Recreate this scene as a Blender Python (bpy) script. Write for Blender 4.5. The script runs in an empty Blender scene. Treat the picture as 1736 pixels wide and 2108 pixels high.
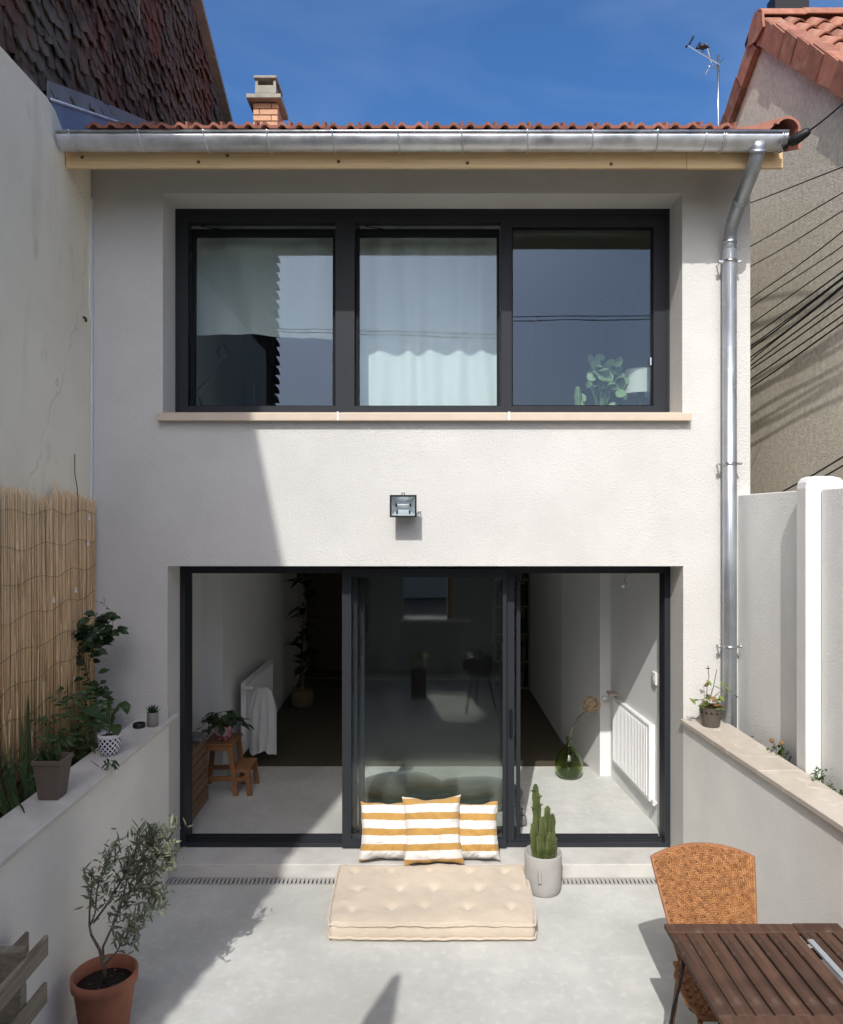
import bpy, math, random
from mathutils import Vector, Matrix, noise
R = random.Random(7)
S = bpy.context.scene
COL = S.collection
# ---------------------------------------------------------------- camera, sky, sun, exposure
F, CX, CY, H = 1550.0, 868.0, 1054.0, 2.7          # lens in units of a 1736 px wide frame, camera height
cam = bpy.data.objects.new('camera', bpy.data.cameras.new('camera'))
COL.objects.link(cam); S.camera = cam
cam.location = (0, 0, H); cam.rotation_euler = (math.radians(90), 0, 0)
cam.data.sensor_fit = 'HORIZONTAL'; cam.data.sensor_width = 36; cam.data.lens = F/1736*36
cam.data.clip_end = 2000; cam.data.clip_start = 0.05
SUN = Vector((0.215, 1.0, -0.95)).normalized()
SAT = 1.25
w = bpy.data.worlds.new('World'); S.world = w; w.use_nodes = True
nt = w.node_tree; bg = nt.nodes['Background']
sky = nt.nodes.new('ShaderNodeTexSky'); sky.sky_type = 'NISHITA'; sky.sun_disc = False
sky.sun_elevation = math.asin(-SUN.z); sky.sun_rotation = math.pi + math.atan2(0.215, 1.0)
sky.altitude = 0; sky.air_density = 0.7; sky.dust_density = 4.0; sky.ozone_density = 4.0
hs_ = nt.nodes.new('ShaderNodeHueSaturation'); hs_.inputs['Saturation'].default_value = SAT; nt.links.new(sky.outputs[0], hs_.inputs['Color'])
# faint high cirrus over the whole dome
tcw = nt.nodes.new('ShaderNodeTexCoord'); mpw = nt.nodes.new('ShaderNodeMapping'); mpw.inputs['Scale'].default_value = (1, 1.6, 3.2); mpw.inputs['Rotation'].default_value = (.3, .5, .4)
nt.links.new(tcw.outputs['Generated'], mpw.inputs[0]); nzw = nt.nodes.new('ShaderNodeTexNoise'); nzw.inputs['Scale'].default_value = 2.4; nzw.inputs['Detail'].default_value = 8
nzw.inputs['Distortion'].default_value = .6; nt.links.new(mpw.outputs[0], nzw.inputs[0]); mrw = nt.nodes.new('ShaderNodeMapRange'); nt.links.new(nzw.outputs[0], mrw.inputs[0])
mrw.inputs[1].default_value = .46; mrw.inputs[2].default_value = .75; mrw.inputs[3].default_value = 0; mrw.inputs[4].default_value = .10
mxw = nt.nodes.new('ShaderNodeMixRGB'); nt.links.new(mrw.outputs[0], mxw.inputs[0]); nt.links.new(hs_.outputs[0], mxw.inputs[1]); mxw.inputs[2].default_value = (4.2, 4.8, 5.6, 1)
nt.links.new(mxw.outputs[0], bg.inputs[0]); bg.inputs[1].default_value = 0.14
sl = bpy.data.lights.new('sun', 'SUN'); sl.energy = 2.45; sl.angle = math.radians(0.5); sl.color = (1.0, 0.975, 0.94)
so = bpy.data.objects.new('sun', sl); COL.objects.link(so); so.rotation_euler = SUN.to_track_quat('-Z', 'Y').to_euler()
so.location = (-2, -10, 12)
S.view_settings.view_transform = 'Standard'; S.view_settings.look = 'None'
S.view_settings.exposure = 0.60; S.view_settings.gamma = 1.0; S.view_settings.use_curve_mapping = False
S.cycles.max_bounces = 10; S.cycles.diffuse_bounces = 5; S.cycles.transparent_max_bounces = 24

def at(x, y, Y): return Vector(((x-CX)/F*Y, Y, H-(y-CY)/F*Y))

# ---------------------------------------------------------------- materials
MATS = {}
def mat(name, col, rough=0.8, var=0.0, vscale=4.0, bump=0.0, bscale=60.0, metal=0.0, col2=None, spec=0.4, detail=6.0,
        stretch=None, rnd=0.0, trans=0.0, ior=1.45, sheen=0.0, dist=0.002, contrast=(0.3, 0.7), sub=0.0, rough2=None):
    m = bpy.data.materials.new(name); m.use_nodes = True; MATS[name] = m
    t = m.node_tree; b = t.nodes['Principled BSDF']; N = t.nodes.new; L = t.links.new
    b.inputs['Roughness'].default_value = rough; b.inputs['Metallic'].default_value = metal
    b.inputs['Specular IOR Level'].default_value = spec; b.inputs['IOR'].default_value = ior
    b.inputs['Transmission Weight'].default_value = trans
    if sheen: b.inputs['Sheen Weight'].default_value = sheen
    c = (*col, 1)
    tc = N('ShaderNodeTexCoord'); mp = N('ShaderNodeMapping'); L(tc.outputs['Object'], mp.inputs[0])
    if stretch: mp.inputs['Scale'].default_value = stretch
    out = None
    if var or col2:
        n = N('ShaderNodeTexNoise'); n.inputs['Scale'].default_value = vscale; n.inputs['Detail'].default_value = detail
        n.inputs['Roughness'].default_value = 0.6; L(mp.outputs[0], n.inputs[0])
        r = N('ShaderNodeValToRGB'); L(n.outputs[0], r.inputs[0])
        r.color_ramp.elements[0].position = contrast[0]; r.color_ramp.elements[1].position = contrast[1]
        if col2: a, d = col, col2
        else: a, d = [v*(1-var) for v in col], [min(1, v*(1+var)) for v in col]
        r.color_ramp.elements[0].color = (*a, 1); r.color_ramp.elements[1].color = (*d, 1)
        out = r.outputs[0]
        if rough2 is not None:
            mr = N('ShaderNodeMapRange'); L(n.outputs[0], mr.inputs[0]); mr.inputs[1].default_value=.3; mr.inputs[2].default_value=.7
            mr.inputs[3].default_value = rough; mr.inputs[4].default_value = rough2; L(mr.outputs[0], b.inputs['Roughness'])
    if rnd:
        oi = N('ShaderNodeObjectInfo'); hs = N('ShaderNodeHueSaturation'); mr = N('ShaderNodeMapRange')
        L(oi.outputs['Random'], mr.inputs[0]); mr.inputs[3].default_value = 1-rnd; mr.inputs[4].default_value = 1+rnd
        L(mr.outputs[0], hs.inputs['Value'])
        if out: L(out, hs.inputs['Color'])
        else: hs.inputs['Color'].default_value = c
        out = hs.outputs[0]
    if out: L(out, b.inputs['Base Color'])
    else: b.inputs['Base Color'].default_value = c
    if bump:
        n2 = N('ShaderNodeTexNoise'); n2.inputs['Scale'].default_value = bscale; n2.inputs['Detail'].default_value = 5
        L(mp.outputs[0], n2.inputs[0]); bp = N('ShaderNodeBump'); bp.inputs['Strength'].default_value = bump
        bp.inputs['Distance'].default_value = dist; L(n2.outputs[0], bp.inputs['Height']); L(bp.outputs[0], b.inputs['Normal'])
    if sub:
        ad = N('ShaderNodeMixShader'); tl = N('ShaderNodeBsdfTranslucent'); ad.inputs[0].default_value = sub
        if out: L(out, tl.inputs[0])
        else: tl.inputs[0].default_value = c
        L(b.outputs[0], ad.inputs[1]); L(tl.outputs[0], ad.inputs[2]); L(ad.outputs[0], t.nodes['Material Output'].inputs[0])
    return m

def mixin(m, col, scale, lo, hi, amount=1.0, stretch=(1, 1, 1), tex='noise', detail=8, off=(0, 0, 0)):
    """a second layer of colour (stains, flecks, cracks) over a material's base colour"""
    t = m.node_tree; b = t.nodes['Principled BSDF']; N = t.nodes.new; L = t.links.new
    tc = N('ShaderNodeTexCoord'); mp = N('ShaderNodeMapping'); L(tc.outputs['Object'], mp.inputs[0])
    mp.inputs['Scale'].default_value = stretch; mp.inputs['Location'].default_value = off
    if tex == 'noise':
        n = N('ShaderNodeTexNoise'); n.inputs['Scale'].default_value = scale; n.inputs['Detail'].default_value = detail
        L(mp.outputs[0], n.inputs[0]); o = n.outputs[0]
    else:
        nz = N('ShaderNodeTexNoise'); nz.inputs['Scale'].default_value = 3; nz.inputs['Detail'].default_value = 4
        L(mp.outputs[0], nz.inputs[0]); mx = N('ShaderNodeMixRGB'); mx.inputs[0].default_value = 0.35
        L(mp.outputs[0], mx.inputs[1]); L(nz.outputs['Color'], mx.inputs[2])
        n = N('ShaderNodeTexVoronoi'); n.feature = 'DISTANCE_TO_EDGE'; n.inputs['Scale'].default_value = scale
        L(mx.outputs[0], n.inputs[0]); o = n.outputs[0]
    mr = N('ShaderNodeMapRange'); L(o, mr.inputs[0]); mr.inputs[1].default_value = lo; mr.inputs[2].default_value = hi
    mr.inputs[3].default_value = 0; mr.inputs[4].default_value = amount
    mx = N('ShaderNodeMixRGB'); L(mr.outputs[0], mx.inputs[0]); mx.inputs[2].default_value = (*col, 1)
    old = b.inputs['Base Color'].links
    if old: L(old[0].from_socket, mx.inputs[1])
    else: mx.inputs[1].default_value = b.inputs['Base Color'].default_value
    L(mx.outputs[0], b.inputs['Base Color'])
    for nd in t.nodes:
        if nd.type == 'BSDF_TRANSLUCENT': L(mx.outputs[0], nd.inputs[0])

def glassmat(name, tint, ior=2.0, haze=0.0):
    m = bpy.data.materials.new(name); m.use_nodes = True; t = m.node_tree
    for n in list(t.nodes):
        if n.type == 'BSDF_PRINCIPLED': t.nodes.remove(n)
    tr = t.nodes.new('ShaderNodeBsdfTransparent'); tr.inputs[0].default_value = (*tint, 1)
    gl = t.nodes.new('ShaderNodeBsdfGlossy'); gl.inputs['Roughness'].default_value = 0.0
    gl.inputs['Color'].default_value = (0.68, 0.82, 1.0, 1) if ior > 1.52 else (.96, 1.0, .94, 1)
    lw_ = t.nodes.new('ShaderNodeLayerWeight'); lw_.inputs[0].default_value = .5     # Schlick, the same from either side of a pane
    pw_ = t.nodes.new('ShaderNodeMath'); pw_.operation = 'POWER'; t.links.new(lw_.outputs['Facing'], pw_.inputs[0]); pw_.inputs[1].default_value = 5
    fr = t.nodes.new('ShaderNodeMapRange'); t.links.new(pw_.outputs[0], fr.inputs[0]); fr.inputs[3].default_value = ((ior-1)/(ior+1))**2; fr.inputs[4].default_value = 1
    mx = t.nodes.new('ShaderNodeMixShader'); L = t.links.new
    L(fr.outputs[0], mx.inputs[0]); L(tr.outputs[0], mx.inputs[1]); L(gl.outputs[0], mx.inputs[2])
    bp = t.nodes.new('ShaderNodeBump'); nz = t.nodes.new('ShaderNodeTexNoise'); nz.inputs['Scale'].default_value = 1.3
    tc = t.nodes.new('ShaderNodeTexCoord'); L(tc.outputs['Object'], nz.inputs[0]); L(nz.outputs[0], bp.inputs['Height'])
    bp.inputs['Strength'].default_value = 0.3; bp.inputs['Distance'].default_value = 0.003 if ior > 1.52 else .0006; L(bp.outputs[0], gl.inputs['Normal'])
    last = mx
    if haze:                                             # dust and dried drops on the pane
        df = t.nodes.new('ShaderNodeBsdfDiffuse'); df.inputs[0].default_value = (.55, .58, .56, 1)
        n2 = t.nodes.new('ShaderNodeTexNoise'); n2.inputs['Scale'].default_value = 5; n2.inputs['Detail'].default_value = 9
        mp = t.nodes.new('ShaderNodeMapping'); mp.inputs['Scale'].default_value = (1.5, 1, .5); L(tc.outputs['Object'], mp.inputs[0])
        L(mp.outputs[0], n2.inputs[0]); mr = t.nodes.new('ShaderNodeMapRange'); L(n2.outputs[0], mr.inputs[0])
        mr.inputs[1].default_value = .45; mr.inputs[2].default_value = .75; mr.inputs[3].default_value = haze*.3; mr.inputs[4].default_value = haze
        m2 = t.nodes.new('ShaderNodeMixShader'); L(mr.outputs[0], m2.inputs[0]); L(mx.outputs[0], m2.inputs[1]); L(df.outputs[0], m2.inputs[2]); last = m2
    L(last.outputs[0], t.nodes['Material Output'].inputs[0]); MATS[name] = m
    return m

plaster = mat('facade_render', (.568, .560, .528), .9, var=.05, vscale=2.2, bump=.9, bscale=85, dist=.006, spec=.15)
reveal = mat('reveal_render', (.64, .63, .585), .9, var=.03, vscale=4, bump=.35, bscale=170, dist=.003, spec=.15)
lowrender = mat('low_wall_render', (.80, .785, .735), .9, var=.07, vscale=1.7, bump=.8, bscale=75, dist=.003, spec=.15)
party = mat('old_party_wall_paint', (.80, .745, .60), .9, var=.10, vscale=.8, bump=.45, bscale=70, dist=.004, spec=.15, contrast=(.25, .75))
mixin(party, (.50, .45, .34), 2.2, .56, .75, .5, stretch=(1, 2.0, .28))
mixin(party, (.38, .34, .27), .55, .003, .0, .45, tex='crack', off=(0, .3, .15))
mixin(party, (.50, .45, .36), 6, .62, .74, .4, stretch=(1, 1, .6))
gardenw = mat('garden_wall_render', (.77, .765, .735), .9, var=.07, vscale=1.5, bump=.6, bscale=75, dist=.005, spec=.15)
postm = mat('white_post_paint', (.72, .71, .69), .85, var=.05, bump=.5, bscale=60, dist=.004)
neigh = mat('neighbour_roughcast', (.67, .625, .51), .95, var=.20, vscale=22, bump=.55, bscale=60, dist=.008, spec=.1, detail=8)
mixin(neigh, (.52, .475, .38), .9, .45, .7, .6, stretch=(1, 1, .5))
concrete = mat('patio_concrete', (.515, .52, .49), .82, var=.10, vscale=2.5, bump=.25, bscale=60, dist=.002, col2=None, spec=.3, rough2=.7)
mixin(concrete, (.68, .68, .65), 17, .52, .68, .38, detail=10)
mixin(concrete, (.66, .65, .61), 5, .48, .68, .35, off=(2,5,0), detail=10)
mixin(concrete, (.40, .40, .385), 1.1, .50, .70, .6)
mixin(concrete, (.36, .35, .32), .55, .50, .62, .45, off=(7, 2, 0), detail=12)
mixin(concrete, (.29, .29, .28), 60, .66, .74, .5, detail=2)
stepm = mat('step_concrete', (.52, .51, .475), .85, var=.10, vscale=5, bump=.3, bscale=50, dist=.003)
mixin(stepm, (.32, .30, .27), 3, .5, .7, .5, stretch=(1, 1, 3))
coping_l = mat('coping_grey_stone', (.60, .58, .53), .75, var=.12, vscale=5, bump=.3, bscale=40, dist=.002)
coping_r = mat('coping_travertine', (.50, .45, .385), .7, var=.10, vscale=4, bump=.3, bscale=50, dist=.002, rnd=.06)
mixin(coping_r, (.42, .35, .27), 3.0, .45, .7, .65, stretch=(1.6, .6, 1))
mixin(coping_r, (.64, .61, .55), 14, .57, .70, .6)
sillm = mat('sill_stone', (.55, .46, .36), .6, var=.05, vscale=8)
white_mortar = mat('white_mortar', (.75, .73, .70), .9)
alu = mat('anthracite_aluminium', (.026, .029, .034), .45, spec=.2, var=.06, vscale=30)
alu_in = mat('anthracite_gasket', (.008, .009, .011), .6, spec=.15)
zinc = mat('zinc', (.66, .68, .70), .33, metal=.92, var=.18, vscale=9, bump=.12, bscale=14, dist=.01, rough2=.5)
zincpipe = mat('galvanised_pipe', (.42, .455, .49), .4, metal=.85, var=.2, vscale=7, stretch=(1, 1, .4), rough2=.52)
mixin(zincpipe, (.62, .64, .66), 28, .60, .68, .5)
pine = mat('pine_board', (.80, .60, .34), .65, col2=(.66, .45, .22), vscale=3, stretch=(.5, 4, 26), bump=.15, bscale=30, contrast=(.35, .75))
knot = mat('pine_knot', (.16, .085, .035), .7)
terra = mat('roof_terracotta', (.33, .135, .092), .8, var=.25, vscale=9, bump=.4, bscale=70, rnd=.22, dist=.003)
mixin(terra, (.26, .13, .09), 5, .5, .75, .6)
terra_new = mat('neighbour_tile', (.31, .135, .088), .8, var=.25, vscale=12, bump=.5, bscale=90, rnd=.28, dist=.003)
mixin(terra_new, (.42, .30, .22), 8, .55, .75, .5)
clad = mat('weathered_clad_tile', (.072, .046, .032), .9, var=.55, vscale=14, bump=.7, bscale=60, rnd=.5, dist=.006)
mixin(clad, (.17, .155, .13), 9, .50, .70, .6)
mixin(clad, (.13, .125, .10), 1.6, .50, .64, .6, off=(1, 0, 4))
mixin(clad, (.155, .060, .038), 1.3, .53, .64, .75, off=(0, 2.4, 0))
cladback = mat('clad_wall_backing', (.04, .03, .025), .95, var=.3, vscale=8)
capm = mat('verge_mortar', (.30, .28, .25), .9, var=.2, vscale=10, bump=.5)
brickm = mat('chimney_brick', (.62, .36, .22), .85, var=.12, vscale=30, bump=.5, bscale=80, rnd=.18, dist=.003)
mortar = mat('old_mortar', (.13, .10, .08), .95)
cap = mat('chimney_cap_concrete', (.30, .285, .24), .9, var=.2, vscale=12, bump=.5, bscale=60)
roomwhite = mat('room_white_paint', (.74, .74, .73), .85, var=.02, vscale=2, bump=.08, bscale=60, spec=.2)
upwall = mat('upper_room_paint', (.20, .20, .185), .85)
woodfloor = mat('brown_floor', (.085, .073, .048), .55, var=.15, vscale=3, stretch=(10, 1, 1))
radm = mat('radiator_enamel', (.80, .80, .79), .3, spec=.5)
chrome = mat('steel', (.6, .6, .6), .25, metal=1)
plasticw = mat('white_plastic', (.75, .75, .74), .35)
black = mat('black_plastic', (.012, .012, .013), .45)
cable_m = mat('cable_rubber', (.015, .014, .014), .6)
cloth = mat('white_cotton', (.74, .75, .74), .9, bump=.2, bscale=9, dist=.02, sheen=.2, sub=.25)
darkmetal = mat('black_iron', (.02, .018, .017), .45, metal=.3)
reed = mat('reed_straw', (.93, .68, .38), .8, col2=(.60, .41, .22), vscale=55, stretch=(1, 3, .12), contrast=(.3, .72), bump=.3, bscale=90)
mixin(reed, (.30, .19, .11), 5, .58, .75, .5, stretch=(1, 2, .4))
wirem = mat('rusty_wire', (.12, .075, .045), .8, metal=.3)
greyw = mat('weathered_wood', (.30, .265, .205), .85, col2=(.17, .145, .11), vscale=5, stretch=(5, .7, 9), bump=.6, bscale=30, dist=.004, rnd=.1)
mixin(greyw, (.13, .085, .05), 4, .56, .72, .7, stretch=(3, .8, 4))
tablew = mat('table_hardwood', (.120, .062, .040), .58, col2=(.055, .030, .020), vscale=4, stretch=(9, .8, 9), bump=.35, bscale=45, rnd=.22, dist=.003, rough2=.7)
mixin(tablew, (.24, .19, .15), 12, .60, .75, .4)
mixin(tablew, (.13, .05, .032), 2.5, .56, .7, .5)
mixin(tablew, (.03, .02, .016), 3.1, .58, .7, .6, off=(3, 1, 0))
rattan = mat('rattan', (.50, .245, .100), .4, col2=(.25, .105, .038), vscale=38, contrast=(.35, .65), spec=.5)
rattan_dark = mat('rattan_core', (.13, .055, .022), .7)
rattan_rim = mat('rattan_rim', (.30, .13, .055), .5, var=.2, vscale=40)
linen = mat('linen', (.545, .465, .365), .95, var=.09, vscale=3, bump=.6, bscale=9, dist=.02, sheen=.3)
mixin(linen, (.52, .42, .30), 120, .5, .7, .35)
claypot = mat('terracotta_pot', (.37, .150, .088), .8, var=.15, vscale=7, bump=.3, bscale=60, col2=(.26, .10, .058))
mixin(claypot, (.34, .22, .16), 3, .58, .75, .5)
soil = mat('soil', (.018, .013, .010), .95, var=.5, vscale=50, bump=1, bscale=60, dist=.02)
greypot = mat('grey_fibre_pot', (.36, .35, .33), .85, var=.1, vscale=8, bump=.3, bscale=60)
taupe = mat('taupe_plastic', (.13, .105, .085), .6)
clearpot = mat('smoky_nursery_pot', (.05, .045, .04), .4, col2=(.12, .10, .08), vscale=8)
cactus_m = mat('cactus_skin', (.045, .072, .022), .55, col2=(.11, .13, .042), vscale=12)
cactus_rib = mat('cactus_rib', (.26, .23, .13), .7)
olive_l = mat('olive_leaf', (.24, .27, .175), .5, rnd=.35, sub=.2, spec=.5)
bark = mat('bark', (.13, .105, .08), .9, var=.3, vscale=30, bump=.5)
darkleaf = mat('dark_leaf', (.030, .060, .022), .45, rnd=.4, sub=.15)
midleaf = mat('mid_leaf', (.055, .10, .030), .5, rnd=.35, sub=.2)
lightleaf = mat('light_leaf', (.16, .23, .05), .5, rnd=.3, sub=.25)
deadleaf = mat('dry_leaf', (.22, .12, .05), .8, rnd=.3)
jade = mat('pale_round_leaf', (.17, .25, .12), .5, rnd=.15, sub=.2)
stem_m = mat('stem', (.09, .10, .035), .7)
dried = mat('dried_flower', (.42, .29, .17), .9, rnd=.2, var=.3, vscale=60)
oak = mat('stool_birch', (.27, .125, .05), .5, var=.12, vscale=6, stretch=(1, 1, 6), rnd=.1)
cardboard = mat('crate_wood', (.22, .14, .08), .8, var=.12, vscale=6, stretch=(1, .5, 6), rnd=.15)
stonegrey = mat('grey_slab', (.16, .16, .16), .8, var=.2)
pinkpot = mat('pink_flower_pot', (.55, .42, .42), .4, col2=(.33, .08, .12), vscale=22, contrast=(.5, .55))
basket = mat('basket', (.15, .105, .06), .9, var=.3, vscale=40, bump=.5)
rearwall = mat('rear_wall_render', (.34, .34, .33), .9, var=.08)
dirt = mat('distant_ground', (.16, .15, .13), .95, var=.2, vscale=.5)
lampwhite = mat('lampshade_cloth', (.75, .74, .69), .9, sub=.3)
glass = glassmat('window_glass', (.91, .96, .95), 1.56)
doorglass = glassmat('door_glass', (.95, .965, .96), 1.47, haze=.002)
lampglass = glassmat('floodlight_glass', (.95, .97, .97), 1.4)
greenglass = mat('green_demijohn_glass', (.50, .62, .30), .02, trans=1.0, ior=1.45, spec=.5)
reflector = mat('lamp_reflector', (.70, .74, .76), .35, metal=.6)

def coded(name, build, rough=.6):
    m = bpy.data.materials.new(name); m.use_nodes = True; t = m.node_tree; b = t.nodes['Principled BSDF']
    b.inputs['Roughness'].default_value = rough; build(t, b); MATS[name] = m; return m
def mth(t, op, a, b=None, c=None):
    n = t.nodes.new('ShaderNodeMath'); n.operation = op
    for i, v in enumerate((a, b, c)):
        if v is None: continue
        if isinstance(v, (int, float)): n.inputs[i].default_value = v
        else: t.links.new(v, n.inputs[i])
    return n.outputs[0]
def stripes(t, b):
    N = t.nodes.new; L = t.links.new
    tc = N('ShaderNodeTexCoord'); sp = N('ShaderNodeSeparateXYZ'); L(tc.outputs['Object'], sp.inputs[0])
    nw = N('ShaderNodeTexNoise'); nw.inputs['Scale'].default_value = 6; L(tc.outputs['Object'], nw.inputs[0])
    f = mth(t, 'FRACT', mth(t, 'ADD', mth(t, 'ADD', mth(t, 'DIVIDE', sp.outputs[2], .106), .20), mth(t, 'MULTIPLY', nw.outputs[0], .22)))
    g = mth(t, 'LESS_THAN', f, .44)
    mx = N('ShaderNodeMixRGB'); L(g, mx.inputs[0]); mx.inputs[1].default_value = (.66, .65, .62, 1); mx.inputs[2].default_value = (.43, .245, .062, 1)
    L(mx.outputs[0], b.inputs['Base Color']); b.inputs['Sheen Weight'].default_value = .2
    n = N('ShaderNodeTexNoise'); n.inputs['Scale'].default_value = 7; n.inputs['Detail'].default_value = 5; n.inputs['Distortion'].default_value = 1.2; L(tc.outputs['Object'], n.inputs[0])
    bp = N('ShaderNodeBump'); bp.inputs['Strength'].default_value = .9; bp.inputs['Distance'].default_value = .035
    L(n.outputs[0], bp.inputs['Height']); L(bp.outputs[0], b.inputs['Normal'])
pillow_m = coded('yellow_white_stripe_cotton', stripes, .9)
def lattice(t, b):
    N = t.nodes.new; L = t.links.new
    tc = N('ShaderNodeTexCoord'); sp = N('ShaderNodeSeparateXYZ'); L(tc.outputs['Object'], sp.inputs[0])
    a = mth(t, 'MULTIPLY', mth(t, 'ARCTAN2', sp.outputs[1], sp.outputs[0]), 14/(2*math.pi)); v = mth(t, 'DIVIDE', sp.outputs[2], .034)
    s = mth(t, 'ABSOLUTE', mth(t, 'SUBTRACT', mth(t, 'FRACT', mth(t, 'ADD', a, v)), .5))
    u = mth(t, 'ABSOLUTE', mth(t, 'SUBTRACT', mth(t, 'FRACT', mth(t, 'SUBTRACT', a, v)), .5))
    g = mth(t, 'MULTIPLY', mth(t, 'LESS_THAN', mth(t, 'MAXIMUM', s, u), .33), mth(t, 'LESS_THAN', sp.outputs[2], .115))
    mx = N('ShaderNodeMixRGB'); L(g, mx.inputs[0]); mx.inputs[1].default_value = (.70, .70, .72, 1); mx.inputs[2].default_value = (.014, .018, .06, 1)
    L(mx.outputs[0], b.inputs['Base Color'])
lattice_m = coded('blue_diamond_glaze', lattice, .25)

# ---------------------------------------------------------------- mesh builder
class MB:
    def __init__(s): s.v = []; s.f = []
    def box(s, x0, x1, y0, y1, z0, z1):
        b = len(s.v)
        s.v += [(x0,y0,z0),(x1,y0,z0),(x1,y1,z0),(x0,y1,z0),(x0,y0,z1),(x1,y0,z1),(x1,y1,z1),(x0,y1,z1)]
        s.f += [(b,b+3,b+2,b+1),(b+4,b+5,b+6,b+7),(b,b+1,b+5,b+4),(b+1,b+2,b+6,b+5),(b+2,b+3,b+7,b+6),(b+3,b,b+4,b+7)]
        return s
    def cbox(s, x0, x1, y0, y1, z0, z1, c=.004):
        """box with chamfered edges"""
        P = {}
        b = len(s.v); X = (x0, x1); Y = (y0, y1); Z = (z0, z1)
        for i in (0, 1):
            for j in (0, 1):
                for k in (0, 1):
                    sx = c if i == 0 else -c; sy = c if j == 0 else -c; sz = c if k == 0 else -c
                    for a, p in enumerate(((X[i], Y[j]+sy, Z[k]+sz), (X[i]+sx, Y[j], Z[k]+sz), (X[i]+sx, Y[j]+sy, Z[k]))):
                        P[i, j, k, a] = len(s.v); s.v.append(p)
        def fc(ids, want):
            p = [Vector(s.v[q]) for q in ids]; n = (p[1]-p[0]).cross(p[2]-p[0])
            s.f.append(tuple(ids) if n.dot(Vector(want)) > 0 else tuple(reversed(ids)))
        for i in (0, 1):
            d = -1 if i == 0 else 1
            fc([P[i,0,0,0],P[i,1,0,0],P[i,1,1,0],P[i,0,1,0]], (d,0,0))
            fc([P[0,i,0,1],P[1,i,0,1],P[1,i,1,1],P[0,i,1,1]], (0,d,0))
            fc([P[0,0,i,2],P[1,0,i,2],P[1,1,i,2],P[0,1,i,2]], (0,0,d))
            for j in (0, 1):
                e = -1 if j == 0 else 1
                fc([P[i,j,0,0],P[i,j,1,0],P[i,j,1,1],P[i,j,0,1]], (d,e,0))
                fc([P[i,0,j,0],P[i,1,j,0],P[i,1,j,2],P[i,0,j,2]], (d,0,e))
                fc([P[0,i,j,1],P[1,i,j,1],P[1,i,j,2],P[0,i,j,2]], (0,d,e))
                for k in (0, 1):
                    g = -1 if k == 0 else 1
                    fc([P[i,j,k,0],P[i,j,k,1],P[i,j,k,2]], (d,e,g))
        return s
    def poly(s, pts, vec):
        """closed outline extruded by vec"""
        b = len(s.v); n = len(pts); vec = Vector(vec)
        s.v += [tuple(p) for p in pts] + [tuple(Vector(p)+vec) for p in pts]
        nrm = Vector((0, 0, 0))
        for i in range(n): nrm += Vector(pts[i]).cross(Vector(pts[(i+1) % n]))
        fl = nrm.dot(vec) > 0
        A = tuple(range(b, b+n)); B = tuple(range(b+n, b+2*n))
        if fl: s.f += [tuple(reversed(A)), B] + [(b+i, b+(i+1)%n, b+n+(i+1)%n, b+n+i) for i in range(n)]
        else: s.f += [A, tuple(reversed(B))] + [(b+(i+1)%n, b+i, b+n+i, b+n+(i+1)%n) for i in range(n)]
        return s
    def tube(s, pts, r, n=8, caps=True, close=False):
        pts = [Vector(p) for p in pts]; m = len(pts)
        rr = r if isinstance(r, (list, tuple)) else [r]*m
        b = len(s.v); ref = None
        for i, p in enumerate(pts):
            if close: d = pts[(i+1) % m]-pts[i-1]
            else: d = pts[min(i+1, m-1)]-pts[max(i-1, 0)]
            d.normalize()
            if ref is None: ref = d.orthogonal().normalized()
            ref = (ref-d*ref.dot(d)); ref.normalize(); q = d.cross(ref)
            for k in range(n):
                a = 2*math.pi*k/n; s.v.append(tuple(p+(ref*math.cos(a)+q*math.sin(a))*rr[i]))
        rng = m if close else m-1
        for i in range(rng):
            for k in range(n):
                a, c = b+i*n+k, b+i*n+(k+1) % n; j = (i+1) % m
                s.f.append((a, c, b+j*n+(k+1) % n, b+j*n+k))
        if caps and not close: s.f += [tuple(b+k for k in reversed(range(n))), tuple(b+(m-1)*n+k for k in range(n))]
        return s
    def lathe(s, prof, c=(0, 0, 0), n=28, squash=1.0):
        b = len(s.v); m = len(prof)
        for r, z in prof:
            for k in range(n):
                a = 2*math.pi*k/n; s.v.append((c[0]+r*math.cos(a), c[1]+r*math.sin(a)*squash, c[2]+z))
        for i in range(m-1):
            for k in range(n):
                s.f.append((b+i*n+k, b+i*n+(k+1) % n, b+(i+1)*n+(k+1) % n, b+(i+1)*n+k))
        s.f.append(tuple(b+k for k in reversed(range(n)))); s.f.append(tuple(b+(m-1)*n+k for k in range(n)))
        return s
    def grid(s, fn, nu, nv, flip=False):
        b = len(s.v)
        for j in range(nv+1):
            for i in range(nu+1): s.v.append(tuple(fn(i/nu, j/nv)))
        for j in range(nv):
            for i in range(nu):
                q = (b+j*(nu+1)+i, b+j*(nu+1)+i+1, b+(j+1)*(nu+1)+i+1, b+(j+1)*(nu+1)+i)
                s.f.append(tuple(reversed(q)) if flip else q)
        return s
    def ball(s, c, r, n=10, m=7, sc=(1, 1, 1)):
        prof = [(max(r*math.sin(math.pi*i/m), r*.02), -r*math.cos(math.pi*i/m)) for i in range(m+1)]
        b = len(s.v); s.lathe(prof, (0, 0, 0), n)
        for i in range(b, len(s.v)):
            v = s.v[i]; s.v[i] = (c[0]+v[0]*sc[0], c[1]+v[1]*sc[1], c[2]+v[2]*sc[2])
        return s
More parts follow.
